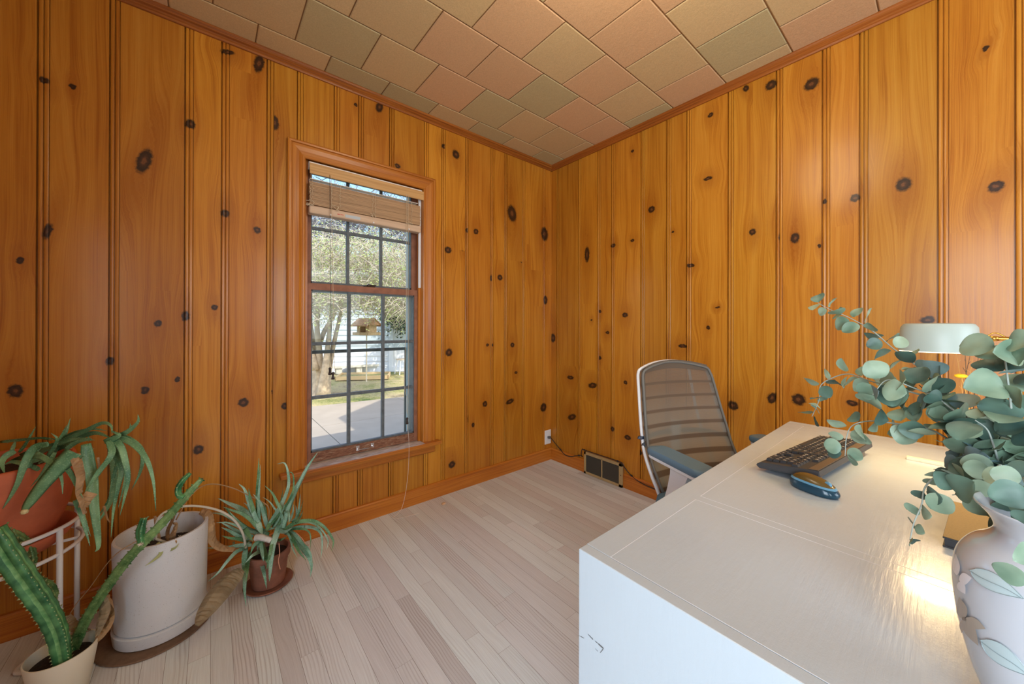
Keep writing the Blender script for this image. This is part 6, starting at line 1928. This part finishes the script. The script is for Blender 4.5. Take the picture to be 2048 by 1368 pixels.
e1 = empty('thorny_succulent', (cc.x, cc.y, CH_-.03), 'thick bright green thorny succulent leaning left from the cream pot', 'succulent')
bz = P(128, 1338, 1.07)
m = MB()
ribbed(m, [bz, P(122, 1300, 1.06), P(112, 1258, 1.05), P(90, 1215, 1.03), P(60, 1172, 1.01), P(25, 1122, .99), (P(-15, 1062, .97))], [.019, .0225, .0245, .0255, .0265, .0275, .027], ribs=4, depth=.42, phase=.5, step=.0070, tooth=.0042, vm=2)
m.out('stem', None, e1, smooth=True, mats=[M_EUPH, M_THORN, M_EUPHL])
for pts_, rad_, st_, th_ in (([P(57, 1163, 1.08), P(64, 1140, 1.09), P(66, 1115, 1.10), P(58, 1090, 1.10), P(42, 1075, 1.09), P(30, 1068, 1.08), P(26, 1058, 1.08)], [.006, .009, .010, .011, .011, .012, .010], .014, .003),
                            ([P(57, 1163, 1.08), P(78, 1162, 1.09), P(98, 1172, 1.10), P(106, 1190, 1.10), P(100, 1208, 1.10), P(97, 1218, 1.10)], [.007, .011, .013, .013, .012, .008], .014, .0035)):
    m = MB(); ribbed(m, pts_, rad_, ribs=3, step=st_, tooth=th_)
    m.out('side_shoot', None, e1, smooth=True, mats=[M_EUPH2, M_THORN])
e2 = empty('thin_succulent', (cc.x+.03, cc.y+.02, CH_-.03), 'long thin ridged succulent stem leaning right across the grey planter', 'succulent')
m = MB()
ribbed(m, [P(146, 1310, 1.12), P(158, 1275, 1.12), P(180, 1228, 1.12), P(225, 1160, 1.125), P(262, 1112, 1.13), P(300, 1072, 1.145), P(340, 1030, 1.16), P(376, 988, 1.18), P(404, 958, 1.20)], [.013, .017, .016, .0155, .0155, .0150, .0140, .0125, .008], ribs=3, depth=.5, phase=.6, step=.022, tooth=.0045)
m.out('stem', None, e2, smooth=True, mats=[M_EUPH2, M_EUPH2])
for pts_, rad_, st_, th_ in (([P(284, 1090, 1.13), P(281, 1065, 1.13), P(288, 1036, 1.14)], [.009, .0135, .009], .011, .004),
                            ([P(367, 994, 1.165), P(357, 990, 1.165), P(356, 976, 1.17), P(366, 960, 1.175), P(380, 947, 1.18)], [.007, .010, .010, .009, .006], .014, .0035),
                            ([P(120, 1345, 1.09), P(135, 1310, 1.10), P(146, 1295, 1.11)], [.016, .018, .012], .012, .004)):
    m = MB(); ribbed(m, pts_, rad_, ribs=3, step=st_, tooth=th_)
    m.out('side_shoot', None, e2, smooth=True, mats=[M_EUPH, M_THORN])
m = MB()
c = P(282, 1088, 1.12)
for i in range(60):
    v = Vector((rp.gauss(0, 1), rp.gauss(0, 1), rp.gauss(0, 1))).normalized()*rp.uniform(.004, .009)
    m.tube([c, c+v], .0004, 3)
m.out('white_fuzz', M_WHITECORD, e2)

# ---- crumbs on the floor
q = on(887, 1009, 2, .0)
o = MB().box((q.x-.012, q.y-.008, .0), (q.x+.012, q.y+.008, .010), bev=.003).out('wood_crumb', simple('crumb', lin(214, 178, 140), .8)); tag(o, 'small tan wood chip lying on the floor below the window', 'wood chip')
